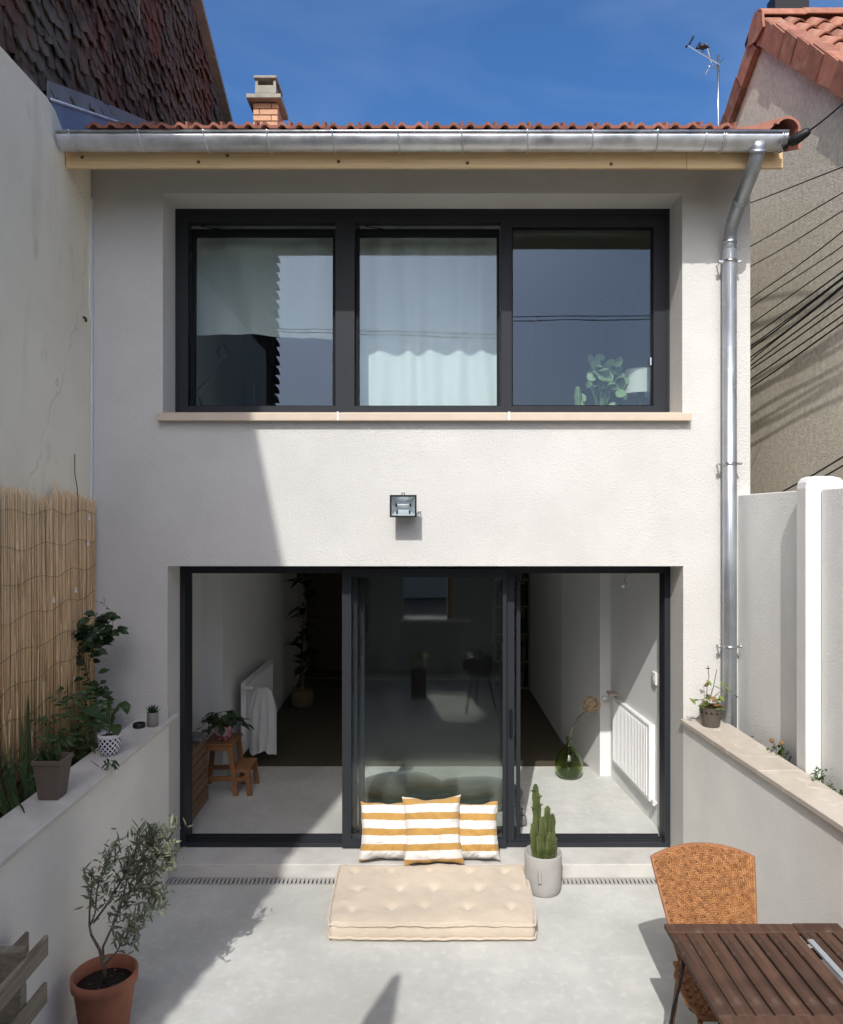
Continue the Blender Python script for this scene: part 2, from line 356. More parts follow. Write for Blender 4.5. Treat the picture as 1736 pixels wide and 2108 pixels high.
    def leaf(s, p, d, up, L, W, curl=.15, fold=.12):
        p = Vector(p); d = Vector(d).normalized(); side = d.cross(Vector(up))
        if side.length < 1e-3: side = d.orthogonal()
        side.normalize(); nn = side.cross(d)
        b = len(s.v)
        for t, wd in ((0, .08), (.3, .85), (.62, .8), (1, .03)):
            c = p+d*(L*t)-nn*(curl*L*t*t)
            s.v += [tuple(c-side*W*.5*wd+nn*fold*W*wd), tuple(c), tuple(c+side*W*.5*wd+nn*fold*W*wd)]
        for i in range(3):
            a = b+i*3; s.f += [(a, a+1, a+4, a+3), (a+1, a+2, a+5, a+4)]
        return s

WL = {}
def mk(name, mb, m, parent=None, smooth=False, loc=None, label=None, cat=None, group=None, kind=None, rot=None, scale=None, bevel=0):
    """mesh given in world coordinates (loc None) or round its own origin (loc given)"""
    me = mb if isinstance(mb, bpy.types.Mesh) else bpy.data.meshes.new(name)
    if not isinstance(mb, bpy.types.Mesh):
        me.from_pydata(mb.v, [], mb.f); me.update()
        if smooth: me.polygons.foreach_set('use_smooth', [True]*len(me.polygons))
        me.materials.append(m)
    o = bpy.data.objects.new(name, me); COL.objects.link(o)
    wl = Vector(loc) if loc is not None else Vector((0, 0, 0)); WL[o.name] = wl
    if parent is not None: o.parent = parent; o.location = wl-WL[parent.name]
    else: o.location = wl
    if rot is not None: o.rotation_euler = rot
    if scale is not None: o.scale = scale
    for k, v in (('label', label), ('category', cat), ('group', group), ('kind', kind)):
        if v: o[k] = v
    if bevel:
        bv = o.modifiers.new('bevel', 'BEVEL'); bv.width = bevel; bv.segments = 2; bv.limit_method = 'ANGLE'; bv.angle_limit = .6
    return o
def thing(name, loc, label, cat, group=None, kind=None):
    o = bpy.data.objects.new(name, None); COL.objects.link(o); o.location = loc; WL[o.name] = Vector(loc); o.empty_display_size = .1
    o['label'] = label; o['category'] = cat
    if group: o['group'] = group
    if kind: o['kind'] = kind
    return o
def mesh_of(mb, m, smooth=False, name='mesh'):
    me = bpy.data.meshes.new(name); me.from_pydata(mb.v, [], mb.f); me.update()
    if smooth: me.polygons.foreach_set('use_smooth', [True]*len(me.polygons))
    me.materials.append(m); return me
def frame_rot(d, up):
    """euler that turns +Y to d and +Z towards up"""
    y = Vector(d).normalized(); x = y.cross(Vector(up))
    if x.length < 1e-3: x = y.orthogonal()
    x.normalize(); z = x.cross(y); return Matrix((x, y, z)).transposed().to_euler()
LEAFMESH = {}
def leaf_ob(parent, p, d, up, L, W, m, curl=.15, name='leaf', fold=.12):
    key = (m.name, round(W/L, 1), curl, fold)
    if key not in LEAFMESH:
        LEAFMESH[key] = mesh_of(MB().leaf((0, 0, 0), (0, 1, 0), (0, 0, 1), 1, max(round(W/L, 1), .1), curl, fold), m, True, 'leaf')
    return mk(name, LEAFMESH[key], None, parent, loc=p, rot=frame_rot(d, up), scale=(L, L, L))
def rv(a=1.0): return Vector((R.uniform(-a, a), R.uniform(-a, a), R.uniform(-a, a)))
def pane_wall(x0, x1, z0, z1, holes, y0, y1):
    """upright wall with rectangular holes, one clean shell"""
    mb = MB(); xs = sorted({x0, x1, *[h[0] for h in holes], *[h[1] for h in holes]}); zs = sorted({z0, z1, *[h[2] for h in holes], *[h[3] for h in holes]})
    def solid(i, j):
        if i < 0 or j < 0 or i >= len(xs)-1 or j >= len(zs)-1: return False
        cx, cz = (xs[i]+xs[i+1])/2, (zs[j]+zs[j+1])/2
        return not any(h[0] < cx < h[1] and h[2] < cz < h[3] for h in holes)
    def q(*p): b = len(mb.v); mb.v.extend(p); mb.f.append((b, b+1, b+2, b+3))
    for i in range(len(xs)-1):
        for j in range(len(zs)-1):
            if not solid(i, j): continue
            a, b_, c, d = xs[i], xs[i+1], zs[j], zs[j+1]
            q((a,y0,c),(b_,y0,c),(b_,y0,d),(a,y0,d)); q((b_,y1,c),(a,y1,c),(a,y1,d),(b_,y1,d))
            if not solid(i-1, j): q((a,y1,c),(a,y0,c),(a,y0,d),(a,y1,d))
            if not solid(i+1, j): q((b_,y0,c),(b_,y1,c),(b_,y1,d),(b_,y0,d))
            if not solid(i, j-1): q((a,y1,c),(b_,y1,c),(b_,y0,c),(a,y0,c))
            if not solid(i, j+1): q((a,y0,d),(b_,y0,d),(b_,y1,d),(a,y1,d))
    return mb
# ================================================================= SETTING
D = 5.55                                                  # front plane of the house
mk('ground', MB().poly([(-150,-150,-.06),(150,-150,-.06),(150,150,-.06),(-150,150,-.06)], (0,0,-.3)), dirt, kind='structure')
pt = MB()
pt.box(-1.9, 2.4, -.45, 5.448, -.05, 0); pt.box(-1.9, 1.99, 5.448, 5.552, -.05, -.035)
mk('patio', pt, concrete, kind='structure')
stp = MB().cbox(-1.868, 1.93, 5.556, 6.02, -.05, .1, .003)
mk('doorstep', stp, stepm, kind='structure')

# ---- drain channel in front of the step
dr = thing('drain_channel', (0, 5.5, 0), 'grey slotted drain channel along the foot of the doorstep', 'drain')
mb = MB(); mb.box(-1.86, 1.93, 5.449, 5.462, -.034, .004); mb.box(-1.86, 1.93, 5.54, 5.553, -.034, .004)
mk('channel_rim', mb, greypot, dr)
barmesh = mesh_of(MB().box(-.0095, .0095, -.039, .039, -.012, 0), greypot)
x = -1.845
while x < 1.93:
    mk('grate_bar', barmesh, None, dr, loc=(x, 5.501, .003)); x += .0305
mk('grate_void', MB().box(-1.86, 1.93, 5.463, 5.539, -.034, -.026), soil, dr)

# ================================================================= HOUSE
house = thing('row_house', (0, D, 0), 'white rendered two-storey house with wide black window above a sliding glass door', 'house')
mk('front_wall', pane_wall(-2.435, 2.424, 0.0, 5.30, [(-1.908, 1.923, 3.37, 5.049), (-1.873, 1.930, -.01, 2.301)], D, 5.845), plaster, house)
# inner shell of the wall, leaves the rebate for the frames
mk('inner_wall', pane_wall(-2.43, 2.42, 0.0, 5.30, [(-1.96, 1.96, 3.36, 5.08), (-1.96, 1.98, -.01, 2.36)], 5.847, 6.0), roomwhite, house)
# gable sides and back, floors
mk('side_wall', MB().poly([(-2.43,6.002,0),(-2.43,13.4,0),(-2.43,13.4,5.1),(-2.43,9.5,6.9),(-2.43,6.002,5.42)], (.2,0,0)), plaster, house)
mk('side_wall', MB().poly([(2.22,6.002,0),(2.22,13.4,0),(2.22,13.4,5.1),(2.22,9.5,6.9),(2.22,6.002,5.42)], (.2,0,0)), plaster, house)
mk('back_wall', MB().box(-2.228, 2.218, 13.1, 13.4, 0, 5.1), plaster, house)
mk('upper_floor', MB().box(-2.228, 2.218, 6.002, 13.098, 2.55, 2.82), roomwhite, house)
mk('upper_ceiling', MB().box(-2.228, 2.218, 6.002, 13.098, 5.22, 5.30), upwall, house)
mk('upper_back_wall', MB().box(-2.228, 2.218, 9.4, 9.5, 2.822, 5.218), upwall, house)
mb = MB(); mb.box(-2.228, 2.218, 6.021, 7.70, .02, .098)
mk('entrance_floor', mb, concrete, house)
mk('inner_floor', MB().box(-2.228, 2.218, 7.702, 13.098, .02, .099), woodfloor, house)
# the room: skewed side walls, two pilasters
mb = MB().poly([(-2.15,6.002,.1),(-2.15,7.35,.1),(-1.94,7.35,.1),(-1.87,9.24,.1),(-1.9,13.09,.1),(-2.2,13.09,.1),(-2.2,6.002,.1)], (0,0,2.448))
mk('room_wall', mb, roomwhite, house)
mb = MB().poly([(1.965,6.002,.1),(1.86,7.41,.1),(1.757,7.41,.1),(1.59,8.52,.1),(1.58,13.09,.1),(2.2,13.09,.1),(2.2,6.002,.1)], (0,0,2.448))
mk('room_wall', mb, roomwhite, house)
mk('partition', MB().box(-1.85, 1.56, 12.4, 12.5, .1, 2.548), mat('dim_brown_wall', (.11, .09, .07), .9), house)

# sill: three sloping stones with mortar between
def sill(x0, x1):
    return MB().poly([(x0,5.486,3.367),(x0,5.86,3.367),(x0,5.86,3.474),(x0,5.62,3.445),(x0,5.490,3.424),(x0,5.486,3.420)], (x1-x0,0,0))
for a, b in ((-1.934,-.618), (-.604, .632), (.646, 1.973)):
    mk('window_sill', sill(a, b), sillm, house, bevel=.003)
for a, b in ((-.6178,-.6042), (.6322, .6458)):
    mk('sill_joint', MB().box(a, b, 5.4875, 5.86, 3.37, 3.432), white_mortar, house)

# ---- upper window
win = mk('window', pane_wall(-1.914, 1.929, 3.476, 5.051, [(-1.812,-.668,3.522,4.945), (-.520,.618,3.522,4.945), (.700,1.80,3.522,4.912)], 5.84, 5.905), alu, house, bevel=.002)
mb = MB()                                                # proud inner lip of the outer frame
mb.box(-1.913, 1.928, 5.832, 5.839, 5.006, 5.050); mb.box(-1.913, -1.885, 5.832, 5.839, 3.477, 5.004); mb.box(1.897, 1.928, 5.832, 5.839, 3.477, 5.004)
mk('frame_lip', mb, alu, win)
def sash(x0, x1, z0, z1, lean, st=.05):
    """tilted sash: bottom hinged, top leaning in"""
    a = math.radians(lean)
    g = pane_wall(x0, x1, 0, z1-z0, [(x0+st*.55, x1-st*.4, .006, z1-z0-st)], 0, .055)
    pn = MB().box(x0+st*.5, x1-st*.35, .022, .028, .004, z1-z0-st+.004)
    s_ = mk('sash', g, alu_in, house, loc=(0, 5.868, z0), rot=(-a, 0, 0))
    p_ = mk('window_pane', pn, glass, s_, loc=(0, 5.868, z0))
sash(-1.80, -.674, 3.524, 4.915, .9); sash(-.514, .612, 3.524, 4.915, .9)
mb = MB(); mb.box(.700, 1.80, 5.872, 5.878, 3.522, 4.912)
mk('window_pane', mb, glass, house)
for xa in (-1.79, -.50):                                   # stay arms above the tilted sashes
    mk('stay_arm', MB().tube([(xa+.06,5.90,4.94),(xa+.22,5.93,4.925),(xa+.36,5.95,4.905)], .004, 5), alu_in, house)
mk('frame_gasket', pane_wall(.702, 1.798, 3.524, 4.910, [(.712,1.788,3.532,4.900)], 5.861, 5.871), alu_in, win)
mk('window_catch', MB().box(1.775, 1.786, 5.845, 5.859, 3.84, 3.90), chrome, win)

# ---- sliding door: outer frame in three tracks, panels parked in the middle
door = mk('sliding_door', pane_wall(-1.886, 1.945, .10, 2.305, [(-1.835, 1.885, .135, 2.225)], 5.835, 5.86), alu, house, bevel=.002)
mb = MB()
mb.box(-1.835, 1.885, 5.862, 6.03, .101, .125); mb.box(-1.835, 1.885, 5.885, 5.892, .126, .138); mb.box(-1.835, 1.885, 5.94, 5.947, .126, .138); mb.box(-1.835, 1.885, 5.99, 6.0, .126, .138)
mb.box(-1.862, -1.836, 5.862, 6.03, .101, 2.30); mb.box(1.905, 1.93, 5.862, 6.03, .101, 2.30)
mb.box(1.886, 1.904, 5.872, 5.90, .15, 2.26); mb.box(1.888, 1.902, 5.915, 5.95, .15, 2.26)
mb.box(-1.835, 1.904, 5.862, 6.03, 2.27, 2.30)
mk('track', mb, alu, door)
def leaf_panel(x0, x1, y, z0, z1, sl, sr, name='door_panel'):
    f = mk(name, pane_wall(x0, x1, z0, z1, [(x0+sl, x1-sr, z0+.07, z1-.065)], y, y+.038), alu, house, bevel=.002)
    mk('door_pane', MB().box(x0+sl-.006, x1-sr+.006, y+.016, y+.022, z0+.064, z1-.059), doorglass, f)
leaf_panel(-.612, .655, 5.80, .112, 2.262, .070, .028)
leaf_panel(-.55, .724, 5.868, .128, 2.255, .05, .062)
leaf_panel(-.50, .782, 5.955, .130, 2.25, .05, .03)
mk('handle', MB().box(.683, .706, 5.846, 5.866, .95, 1.16), alu_in, house)

# ---- eaves: fascia, gutter, downpipe
fb = mk('fascia_board', MB().cbox(-2.40, 1.79, 5.08, 5.107, 2.324+0, 2.62, .003) if 0 else MB().cbox(-2.40, 1.788, 5.08, 5.107, 5.024, 5.27, .003), pine, house)
mk('fascia_board', MB().cbox(1.790, 2.44, 5.08, 5.107, 5.022, 5.27, .003), pine, house)
for kx, kz in ((-2.29, 5.095), (-1.505, 5.062), (-1.31, 5.105), (-.56, 5.065), (.31, 5.055), (1.28, 5.048), (2.28, 5.07)):
    mk('knot', MB().tube([(kx,5.083,kz),(kx,5.0788,kz)], [.0125,.012], 12), knot, fb)
mk('soffit', MB().box(-2.43, 2.43, 5.109, 5.548, 5.268, 5.29), mat('soffit_board', (.72, .68, .60), .9), house)
gy, gz, gr = 4.992, 5.180, .082
def gut(x0, x1, r, t=.004):
    mb = MB(); prof = []
    for k in range(13):
        a = math.pi*k/12; prof.append((gy-r*math.cos(a), gz-r*math.sin(a)*1.05))
    inner = [(gy-(r-t)*math.cos(math.pi*k/12), gz-(r-t)*math.sin(math.pi*k/12)*1.05) for k in range(12, -1, -1)]
    pts = [(x0, y, z) for y, z in prof+inner]
    b = len(mb.v); n = len(pts); mb.v += pts+[(x1, y, z) for _, y, z in pts]
    for i in range(n): mb.f.append((b+i, b+n+i, b+n+(i+1) % n, b+(i+1) % n))
    return mb
gut_o = mk('gutter', gut(-2.385, 2.395, gr), zinc, house, smooth=True)
mk('gutter_bead', MB().tube([(-2.385, gy-gr-.004, gz+.003), (2.395, gy-gr-.004, gz+.003)], .0085, 12), zinc, gut_o, smooth=True)
mk('gutter_end', MB().poly([(2.3952, gy-gr*math.cos(math.pi*k/12), gz-gr*1.05*math.sin(math.pi*k/12)) for k in range(13)], (.003,0,0)), zinc, gut_o)
for gx in (-2.30, -1.85, -1.425, -1.01, -.585, -.155, .26, .69, 1.115, 1.54):
    pts = [(gx+.012*math.sin(math.pi*k/12), gy-(gr+.003)*math.cos(math.pi*k/12), gz-(gr+.003)*1.05*math.sin(math.pi*k/12)) for k in range(13)]
    mk('gutter_bracket', MB().tube([(gx, gy-gr-.012, gz+.012)]+pts, .0062, 6), zinc, gut_o, smooth=True)
for gx in (1.86, 1.975, 1.99, 2.36, 2.375, 2.39):
    pts = [(gx, gy-(gr+.002)*math.cos(math.pi*k/12), gz-(gr+.002)*1.05*math.sin(math.pi*k/12)) for k in range(13)]
    mk('seam_ring', MB().tube(pts, .005, 6), zinc, gut_o, smooth=True)
pr = .047
def arc(p0, p1, p2, n=6):
    p0, p1, p2 = Vector(p0), Vector(p1), Vector(p2)
    return [p0*(1-t)**2+p1*2*t*(1-t)+p2*t*t for t in [k/n for k in range(n+1)]]
px_, py_ = 2.235, 5.46
path = arc((2.218,4.965,5.13),(2.218,4.962,5.06),(2.222,5.06,4.985))+arc((2.228,5.26,4.87),(2.235,5.46,4.76),(px_,py_,4.66))
mk('downpipe', MB().tube(path+[(px_,py_,4.55)], [pr*1.0]*3+[pr]*(len(path)-3)+[pr], 20), zincpipe, house, smooth=True)
mk('downpipe', MB().tube([(px_,py_,4.60),(px_,py_,.0)], pr+.0025, 24), zincpipe, house, smooth=True)
mk('pipe_seam', MB().tube([(px_-.012, py_-.049, 4.58), (px_-.012, py_-.049, .3)], .0015, 5), zinc, house)
for q in (2, len(path)//2, len(path)-1):
    a = path[q]; d = (path[min(q+1, len(path)-1)]-path[q-1]).normalized()
    mk('pipe_ring', MB().tube([a-d*.012, a+d*.012], pr+.005, 18), zincpipe, house, smooth=True)
for bz in (4.515, 3.05, 1.725):
    c = mk('pipe_clip', MB().tube([(px_,py_,bz-.009),(px_,py_,bz+.009)], pr+.007, 20), chrome, house, smooth=True)
    mb = MB()
    for s_ in (-1, 1): mb.box(px_+s_*.066-.014, px_+s_*.066+.014, py_-.01, py_+.012, bz-.008, bz+.008); mb.ball((px_+s_*.077, py_-.012, bz), .010, 8, 5)
    mb.tube([(px_-.06,py_,bz),(px_-.06,5.545,bz)], .005, 6)
    mk('clip_screw', mb, chrome, c)

# ---- roof
sl = .39; z_e = 5.222                                    # slope, nose height
def roofz(Y): return z_e+sl*(Y-4.965)
mk('roof_deck', MB().poly([(-2.42,5.03,roofz(5.03)-.035),(-2.42,9.5,roofz(9.5)-.035),(-2.42,13.6,roofz(9.5)-.035-.42*4.1),(-2.42,13.6,roofz(9.5)-.12-.42*4.1),(-2.42,9.5,roofz(9.5)-.12),(-2.42,5.03,roofz(5.03)-.07)], (4.85,0,0)), cladback, house)
def tileprof(u, wv):                                      # one tile: two rolls, flat between
    return .021*max(0, math.cos((u*2-.5)*2*math.pi))**.8
TW, TL = .2255, .40
def tile_mesh(m):
    mb = MB(); nu = 16; t = .012
    def top(i): u = i/nu; return (u*TW, tileprof(u, 0))
    for yy, zl in ((0, 0), (TL, 0)):
        for i in range(nu+1): x_, z_ = top(i); mb.v.append((x_, yy, z_+t+ (.012 if yy == 0 else -.004)))
    for yy in (0, TL):
        for i in range(nu+1): x_, z_ = top(i); mb.v.append((x_, yy, z_+ (.012 if yy == 0 else -.004)-.006))
    n = nu+1
    for i in range(nu):
        mb.f += [(i, i+1, n+i+1, n+i), (2*n+i, i+1+2*n-0, i+1, i)[0:0] or (2*n+i, 2*n+i+1, i+1, i), (2*n+i+1, 2*n+i, 3*n+i, 3*n+i+1)]
    mb.f += [(0, n, 3*n, 2*n), (nu, 2*n+nu, 3*n+nu, n+nu)]
    # raised step on every second seam
    mb.box(TW-.012, TW+.004, -.003, .10, .004, .046)
    return mb
tm = mesh_of(tile_mesh(terra), terra, False, 'roof_tile')
ang = math.atan(sl); rows = 12
roof = mk('roof', MB().tube([(-2.2, 9.5, roofz(9.5)+.02), (2.35, 9.5, roofz(9.5)+.02)], .11, 12), terra, house, smooth=True)
for r_ in range(rows):
    y0 = 4.965+r_*.375
    for c_ in range(20):
        if r_ == 0 and c_ == 19: continue
        mk('roof_tile', tm, None, roof, loc=(-2.215+c_*TW+R.uniform(-.002, .002), y0+R.uniform(-.006, .006), roofz(y0)+R.uniform(-.002, .003)), rot=(ang, R.uniform(-.008, .008), R.uniform(-.006, .006)))
tm2 = mk('lower_tile', MB().poly([(2.03,4.97,5.228),(2.30,4.97,5.228),(2.34,4.97,5.262),(2.34,4.97,5.288),(2.18,4.97,5.252),(2.10,4.97,5.243),(2.03,4.97,5.243)], (0,.39,.15)), terra, roof)
def verge(k):
    y0 = 4.93+k*.375; mb = MB(); z0 = roofz(y0)
    o, i_ = [], []
    for q in range(11):
        a = math.pi*(.86-q/10*.95)
        o.append((2.40+.085*math.cos(a), y0, z0+.005+.080*math.sin(a)))
    for q in range(10, -1, -1):
        a = math.pi*(.86-q/10*.95)
        i_.append((2.40+.068*math.cos(a), y0, z0+.005+.064*math.sin(a)))
    o.append((2.485, y0, z0-.13)); i_.insert(0, (2.468, y0, z0-.13))
    mb.poly(o+i_, (0, .40, .40*sl)); return mb
for k in range(12): mk('verge_tile', verge(k), terra, roof, smooth=False)
# zinc flashing and upstand against the clad wall on the left
mb = MB()
mb.poly([(-2.478, 5.02, roofz(5.02)+.0), (-2.478, 9.3, roofz(9.3)+.0), (-2.478, 9.3, roofz(9.3)+.17), (-2.478, 5.02, roofz(5.02)+.20)], (.006, 0, 0))
dzinc = mat('dull_zinc', (.22, .26, .32), .5, metal=.6, var=.2, vscale=6)
mk('flashing', mb, dzinc, house)
mb = MB().poly([(-2.470,5.03,roofz(5.03)+.005),(-2.470,7.0,roofz(7.0)+.03),(-2.25,7.0,roofz(7.0)+.03),(-2.25,5.03,roofz(5.03)-.005)], (0,0,.006))
mk('valley_gutter', mb, dzinc, house)
mk('valley_lip', MB().tube([(-2.465,5.0,roofz(5.0)+.205),(-2.465,9.2,roofz(9.2)+.175)], .012, 8), zinc, house, smooth=True)
mk('mortar_fillet', MB().poly([(-2.49,5.0,roofz(5.0)+.20),(-2.49,9.2,roofz(9.2)+.17),(-2.49,9.2,roofz(9.2)+.23),(-2.49,5.6,roofz(5.6)+.33),(-2.49,5.0,roofz(5.0)+.33)], (.012,0,0)), mat('pale_mortar', (.20,.215,.23), .9, var=.15), house)

# ---- chimney
ch = mk('chimney', MB().box(-2.005, -1.735, 9.005, 9.335, 6.45, 7.58), mortar, house)
bm_l = mesh_of(MB().cbox(0, .212, -.004, .09, 0, .063, .004), brickm); bm_s = mesh_of(MB().cbox(0, .072, -.004, .09, 0, .063, .004), brickm)
bm_side = mesh_of(MB().cbox(0, .09, 0, .15, 0, .063, .004), brickm)
zz = 7.595-.071; k = 0
while zz > 6.6:
    if k % 2 == 0: a, b, xa, xb = bm_l, bm_s, -2.012, -1.792
    else: a, b, xa, xb = bm_s, bm_l, -2.012, -1.932
    mk('brick', a, None, ch, loc=(xa, 8.999, zz)); mk('brick', b, None, ch, loc=(xb, 8.999, zz))
    for q in range(2): mk('brick', bm_side, None, ch, loc=(-1.818, 9.095+q*.16-(.04 if k % 2 else 0), zz))
    zz -= .0735; k += 1
mk('chimney_slab', MB().cbox(-2.075, -1.665, 8.90, 9.42, 7.60, 7.65, .004), cap, ch)
mk('chimney_collar', MB().cbox(-1.985, -1.735, 8.96, 9.34, 7.652, 7.69, .006), cap, ch)
mb = MB(); mb.box(-1.985, -1.735, 8.975, 9.02, 7.70, 7.79); mb.box(-1.985, -1.735, 9.30, 9.34, 7.70, 7.79)
mb.box(-1.985, -1.95, 9.022, 9.298, 7.70, 7.79); mb.box(-1.77, -1.735, 9.022, 9.298, 7.70, 7.79)
for xa in (-1.982, -1.768):
    for ya in (8.978, 9.31): mb.box(xa, xa+.03, ya, ya+.03, 7.791, 7.862)
mk('chimney_pot', mb, cap, ch); mk('chimney_flue', MB().box(-1.96, -1.76, 9.0, 9.32, 7.691, 7.699), soil, ch)
mk('chimney_lid', MB().cbox(-1.995, -1.725, 8.95, 9.36, 7.863, 7.895, .004), cap, ch)

# ================================================================= LOW WALLS, PATIO SIDES
lw = thing('low_wall', (-2.0, 5.5, 0), 'low white wall on the shaded left side, topped with smooth grey stone', 'wall')
mk('wall_body', MB().box(-2.09, -1.862, -.45, 5.545, 0, 1.143), lowrender, lw)
for a, b in ((-.45, 1.2), (1.203, 2.72), (2.723, 4.14), (4.143, 5.70)):
    mk('coping_stone', MB().cbox(-2.10, -1.835, a, b, 1.145, 1.175, .004), coping_l, lw)
rw = thing('low_wall', (2.1, 5.5, 0), 'low white wall on the sunny right side, topped with beige travertine slabs', 'wall')
def rx(Y): return 1.905+.072*(D-Y)
def rxo(Y): return 2.215+.03*(D-Y)
mk('wall_body', MB().poly([(rx(-.45)+.022,-.45,0),(rx(5.545)+.022,5.545,0),(rxo(5.545)-.012,5.545,0),(rxo(-.45)-.012,-.45,0)], (0,0,1.143)), lowrender, rw)
for a, b in ((-.45, 1.4), (1.404, 2.55), (2.554, 3.36), (3.364, 4.44), (4.444, 5.546)):
    if a > 0: mk('coping_joint', MB().poly([(rx(a)+.003,a-.0035,1.147),(rx(a)+.003,a-.0005,1.147),(rxo(a)-.003,a-.0005,1.147),(rxo(a)-.003,a-.0035,1.147)], (0,0,.028)), white_mortar, rw)
    mk('coping_stone', MB().poly([(rx(a),a,1.145),(rx(b),b,1.145),(rxo(b),b,1.145),(rxo(a),a,1.145)], (0,0,.031)), coping_r, rw, bevel=.003)
# planting beds
mk('bed_soil', MB().box(-2.42, -2.092, -.45, 5.545, 0, 1.0), soil, kind='structure')
mk('bed_soil', MB().poly([(rxo(-.45),-.45,0),(rxo(5.54),5.54,0),(2.332,5.54,0),(2.55,-.45,0)], (0,0,1.02)), soil, kind='structure')

# ---- left party wall with the rounded end
def pxw(Y): return -2.43+.05*(D-max(Y, 4.9))
prof = [(.2,0),(5.545,0),(5.545,5.262),(5.055,5.262),(5.02,5.285),(4.94,5.335),(4.82,5.36),(3.0,5.35),(1.0,5.36),(.2,5.36)]
mb = MB(); n = len(prof)
mb.v = [(pxw(y), y, z) for y, z in prof]+[(-2.492, y, z) for y, z in prof]
mb.f = [tuple(range(n)), tuple(reversed(range(n, 2*n)))]+[((i+1) % n, i, n+i, n+(i+1) % n) for i in range(n)]
pw = mk('party_wall', mb, party, label='tall old cream wall with a rounded end and cracks, left of the patio', cat='wall', bevel=.01)
mk('rusty_nail', MB().tube([(-2.43,5.40,4.10),(-2.40,5.38,4.085),(-2.395,5.375,4.06)], .009, 6), darkmetal, pw)
mk('plaster_strip', MB().poly([(-2.428,5.43,1.2),(-2.428,5.548,1.2),(-2.428,5.548,5.0),(-2.428,5.50,5.0),(-2.428,5.49,4.2),(-2.428,5.52,4.1),(-2.428,5.515,3.0),(-2.428,5.49,2.2)], (.011,0,0)), postm, pw, bevel=.003)

# ---- tile-clad gable of the left neighbour
ln = thing('neighbour_house', (-2.6, 4, 0), 'tall left neighbour house whose gable is clad in dark weathered tiles', 'house')
G = [(-1.1,0),(14,0),(14,5.6),(9.69,7.66),(6.16,9.34),(-1.1,8.47)]
mk('gable_wall', MB().poly([(-2.53,y,z) for y,z in G], (-5,0,0)), cladback, ln)
mk('verge_cap', MB().poly([(-2.56,14,5.63),(-2.56,6.16,9.37),(-2.56,6.16,9.43),(-2.56,14,5.69)], (.13,0,0)), capm, ln)
mk('verge_cap', MB().poly([(-2.56,6.16,9.37),(-2.56,-1.12,8.50),(-2.56,-1.12,8.55),(-2.56,6.16,9.43)], (.13,0,0)), capm, ln)
def gtop(Y): return 8.45+(Y+1.3)*.119 if Y < 6.16 else 9.34-(Y-6.16)*.4755
def tilegeo(mb, Y, z, w_, h_, tw, out):
    b = len(mb.v); x0 = -2.527; x1 = x0+.012+out; hh = h_; c = .014
    p = [(x0+.006, Y-w_/2, z+hh), (x0+.006, Y+w_/2, z+hh), (x1, Y+w_/2, z+.03), (x1, Y+w_*.12+tw, z), (x1, Y-w_*.12+tw, z), (x1, Y-w_/2, z+.03)]
    mb.v += p+[(a-c, y_, z_) for a, y_, z_ in p]
    mb.f += [(b, b+5, b+4, b+3, b+2, b+1), (b+6, b+7, b+8, b+9, b+10, b+11)]+[(b+i, b+(i+1) % 6, b+6+(i+1) % 6, b+6+i) for i in range(6)]
tiles = []
row = 0; z = 5.28
while z < 9.9:
    Y = -1.06+(row % 2)*.07
    while Y < 10.3:
        lo = 5.30 if Y < 5.0 else roofz(Y)+.17
        if z+.16 < gtop(Y)-.0 and z > lo-.02:
            vis = Y > 0 and (z-H)/Y*F < CY+60 and Y > 3.3
            tiles.append((vis, Y, z))
        Y += .118
    z += .104; row += 1
vt = sorted([t for t in tiles if t[0]], key=lambda t: t[1])
big, rest = vt[:298], vt[298:]+[t for t in tiles if not t[0]]
for _, Y, z in big:
    mb = MB(); tilegeo(mb, Y+R.uniform(-.02,.02), z+R.uniform(-.025,.025), .118+R.uniform(-.03,.006), .2, R.uniform(-.045,.045), R.uniform(.002,.045))
    mk('clad_tile', mb, clad, ln)
mb = MB()
for _, Y, z in rest: tilegeo(mb, Y+R.uniform(-.02,.02), z+R.uniform(-.025,.025), .118+R.uniform(-.03,.006), .2, R.uniform(-.045,.045), R.uniform(.002,.045))
mk('clad_tiles', mb, clad, ln, kind='stuff')
mb = MB(); z = 3.0                                        # curved tiles up the front edge: the serrated outline
while z < 8.4:
    mb.poly([(-2.56,-1.14,z),(-2.445,-1.14,z),(-2.452,-1.14,z+.05),(-2.475,-1.14,z+.10),(-2.515,-1.14,z+.145),(-2.56,-1.14,z+.16)], (0,.10,0)); z += .163
mk('edge_tiles', mb, clad, ln, kind='stuff')
mk('loose_cable', MB().tube([at(447,-5,8.3)+Vector((.03,0,0)), at(445,20,8.3)+Vector((.03,0,0)), at(444,60,8.3)+Vector((.03,0,0))] if 0 else [(-2.46,6.5,7.9),(-2.46,6.55,7.2),(-2.46,6.56,6.95)], .006, 5), greyw, ln)

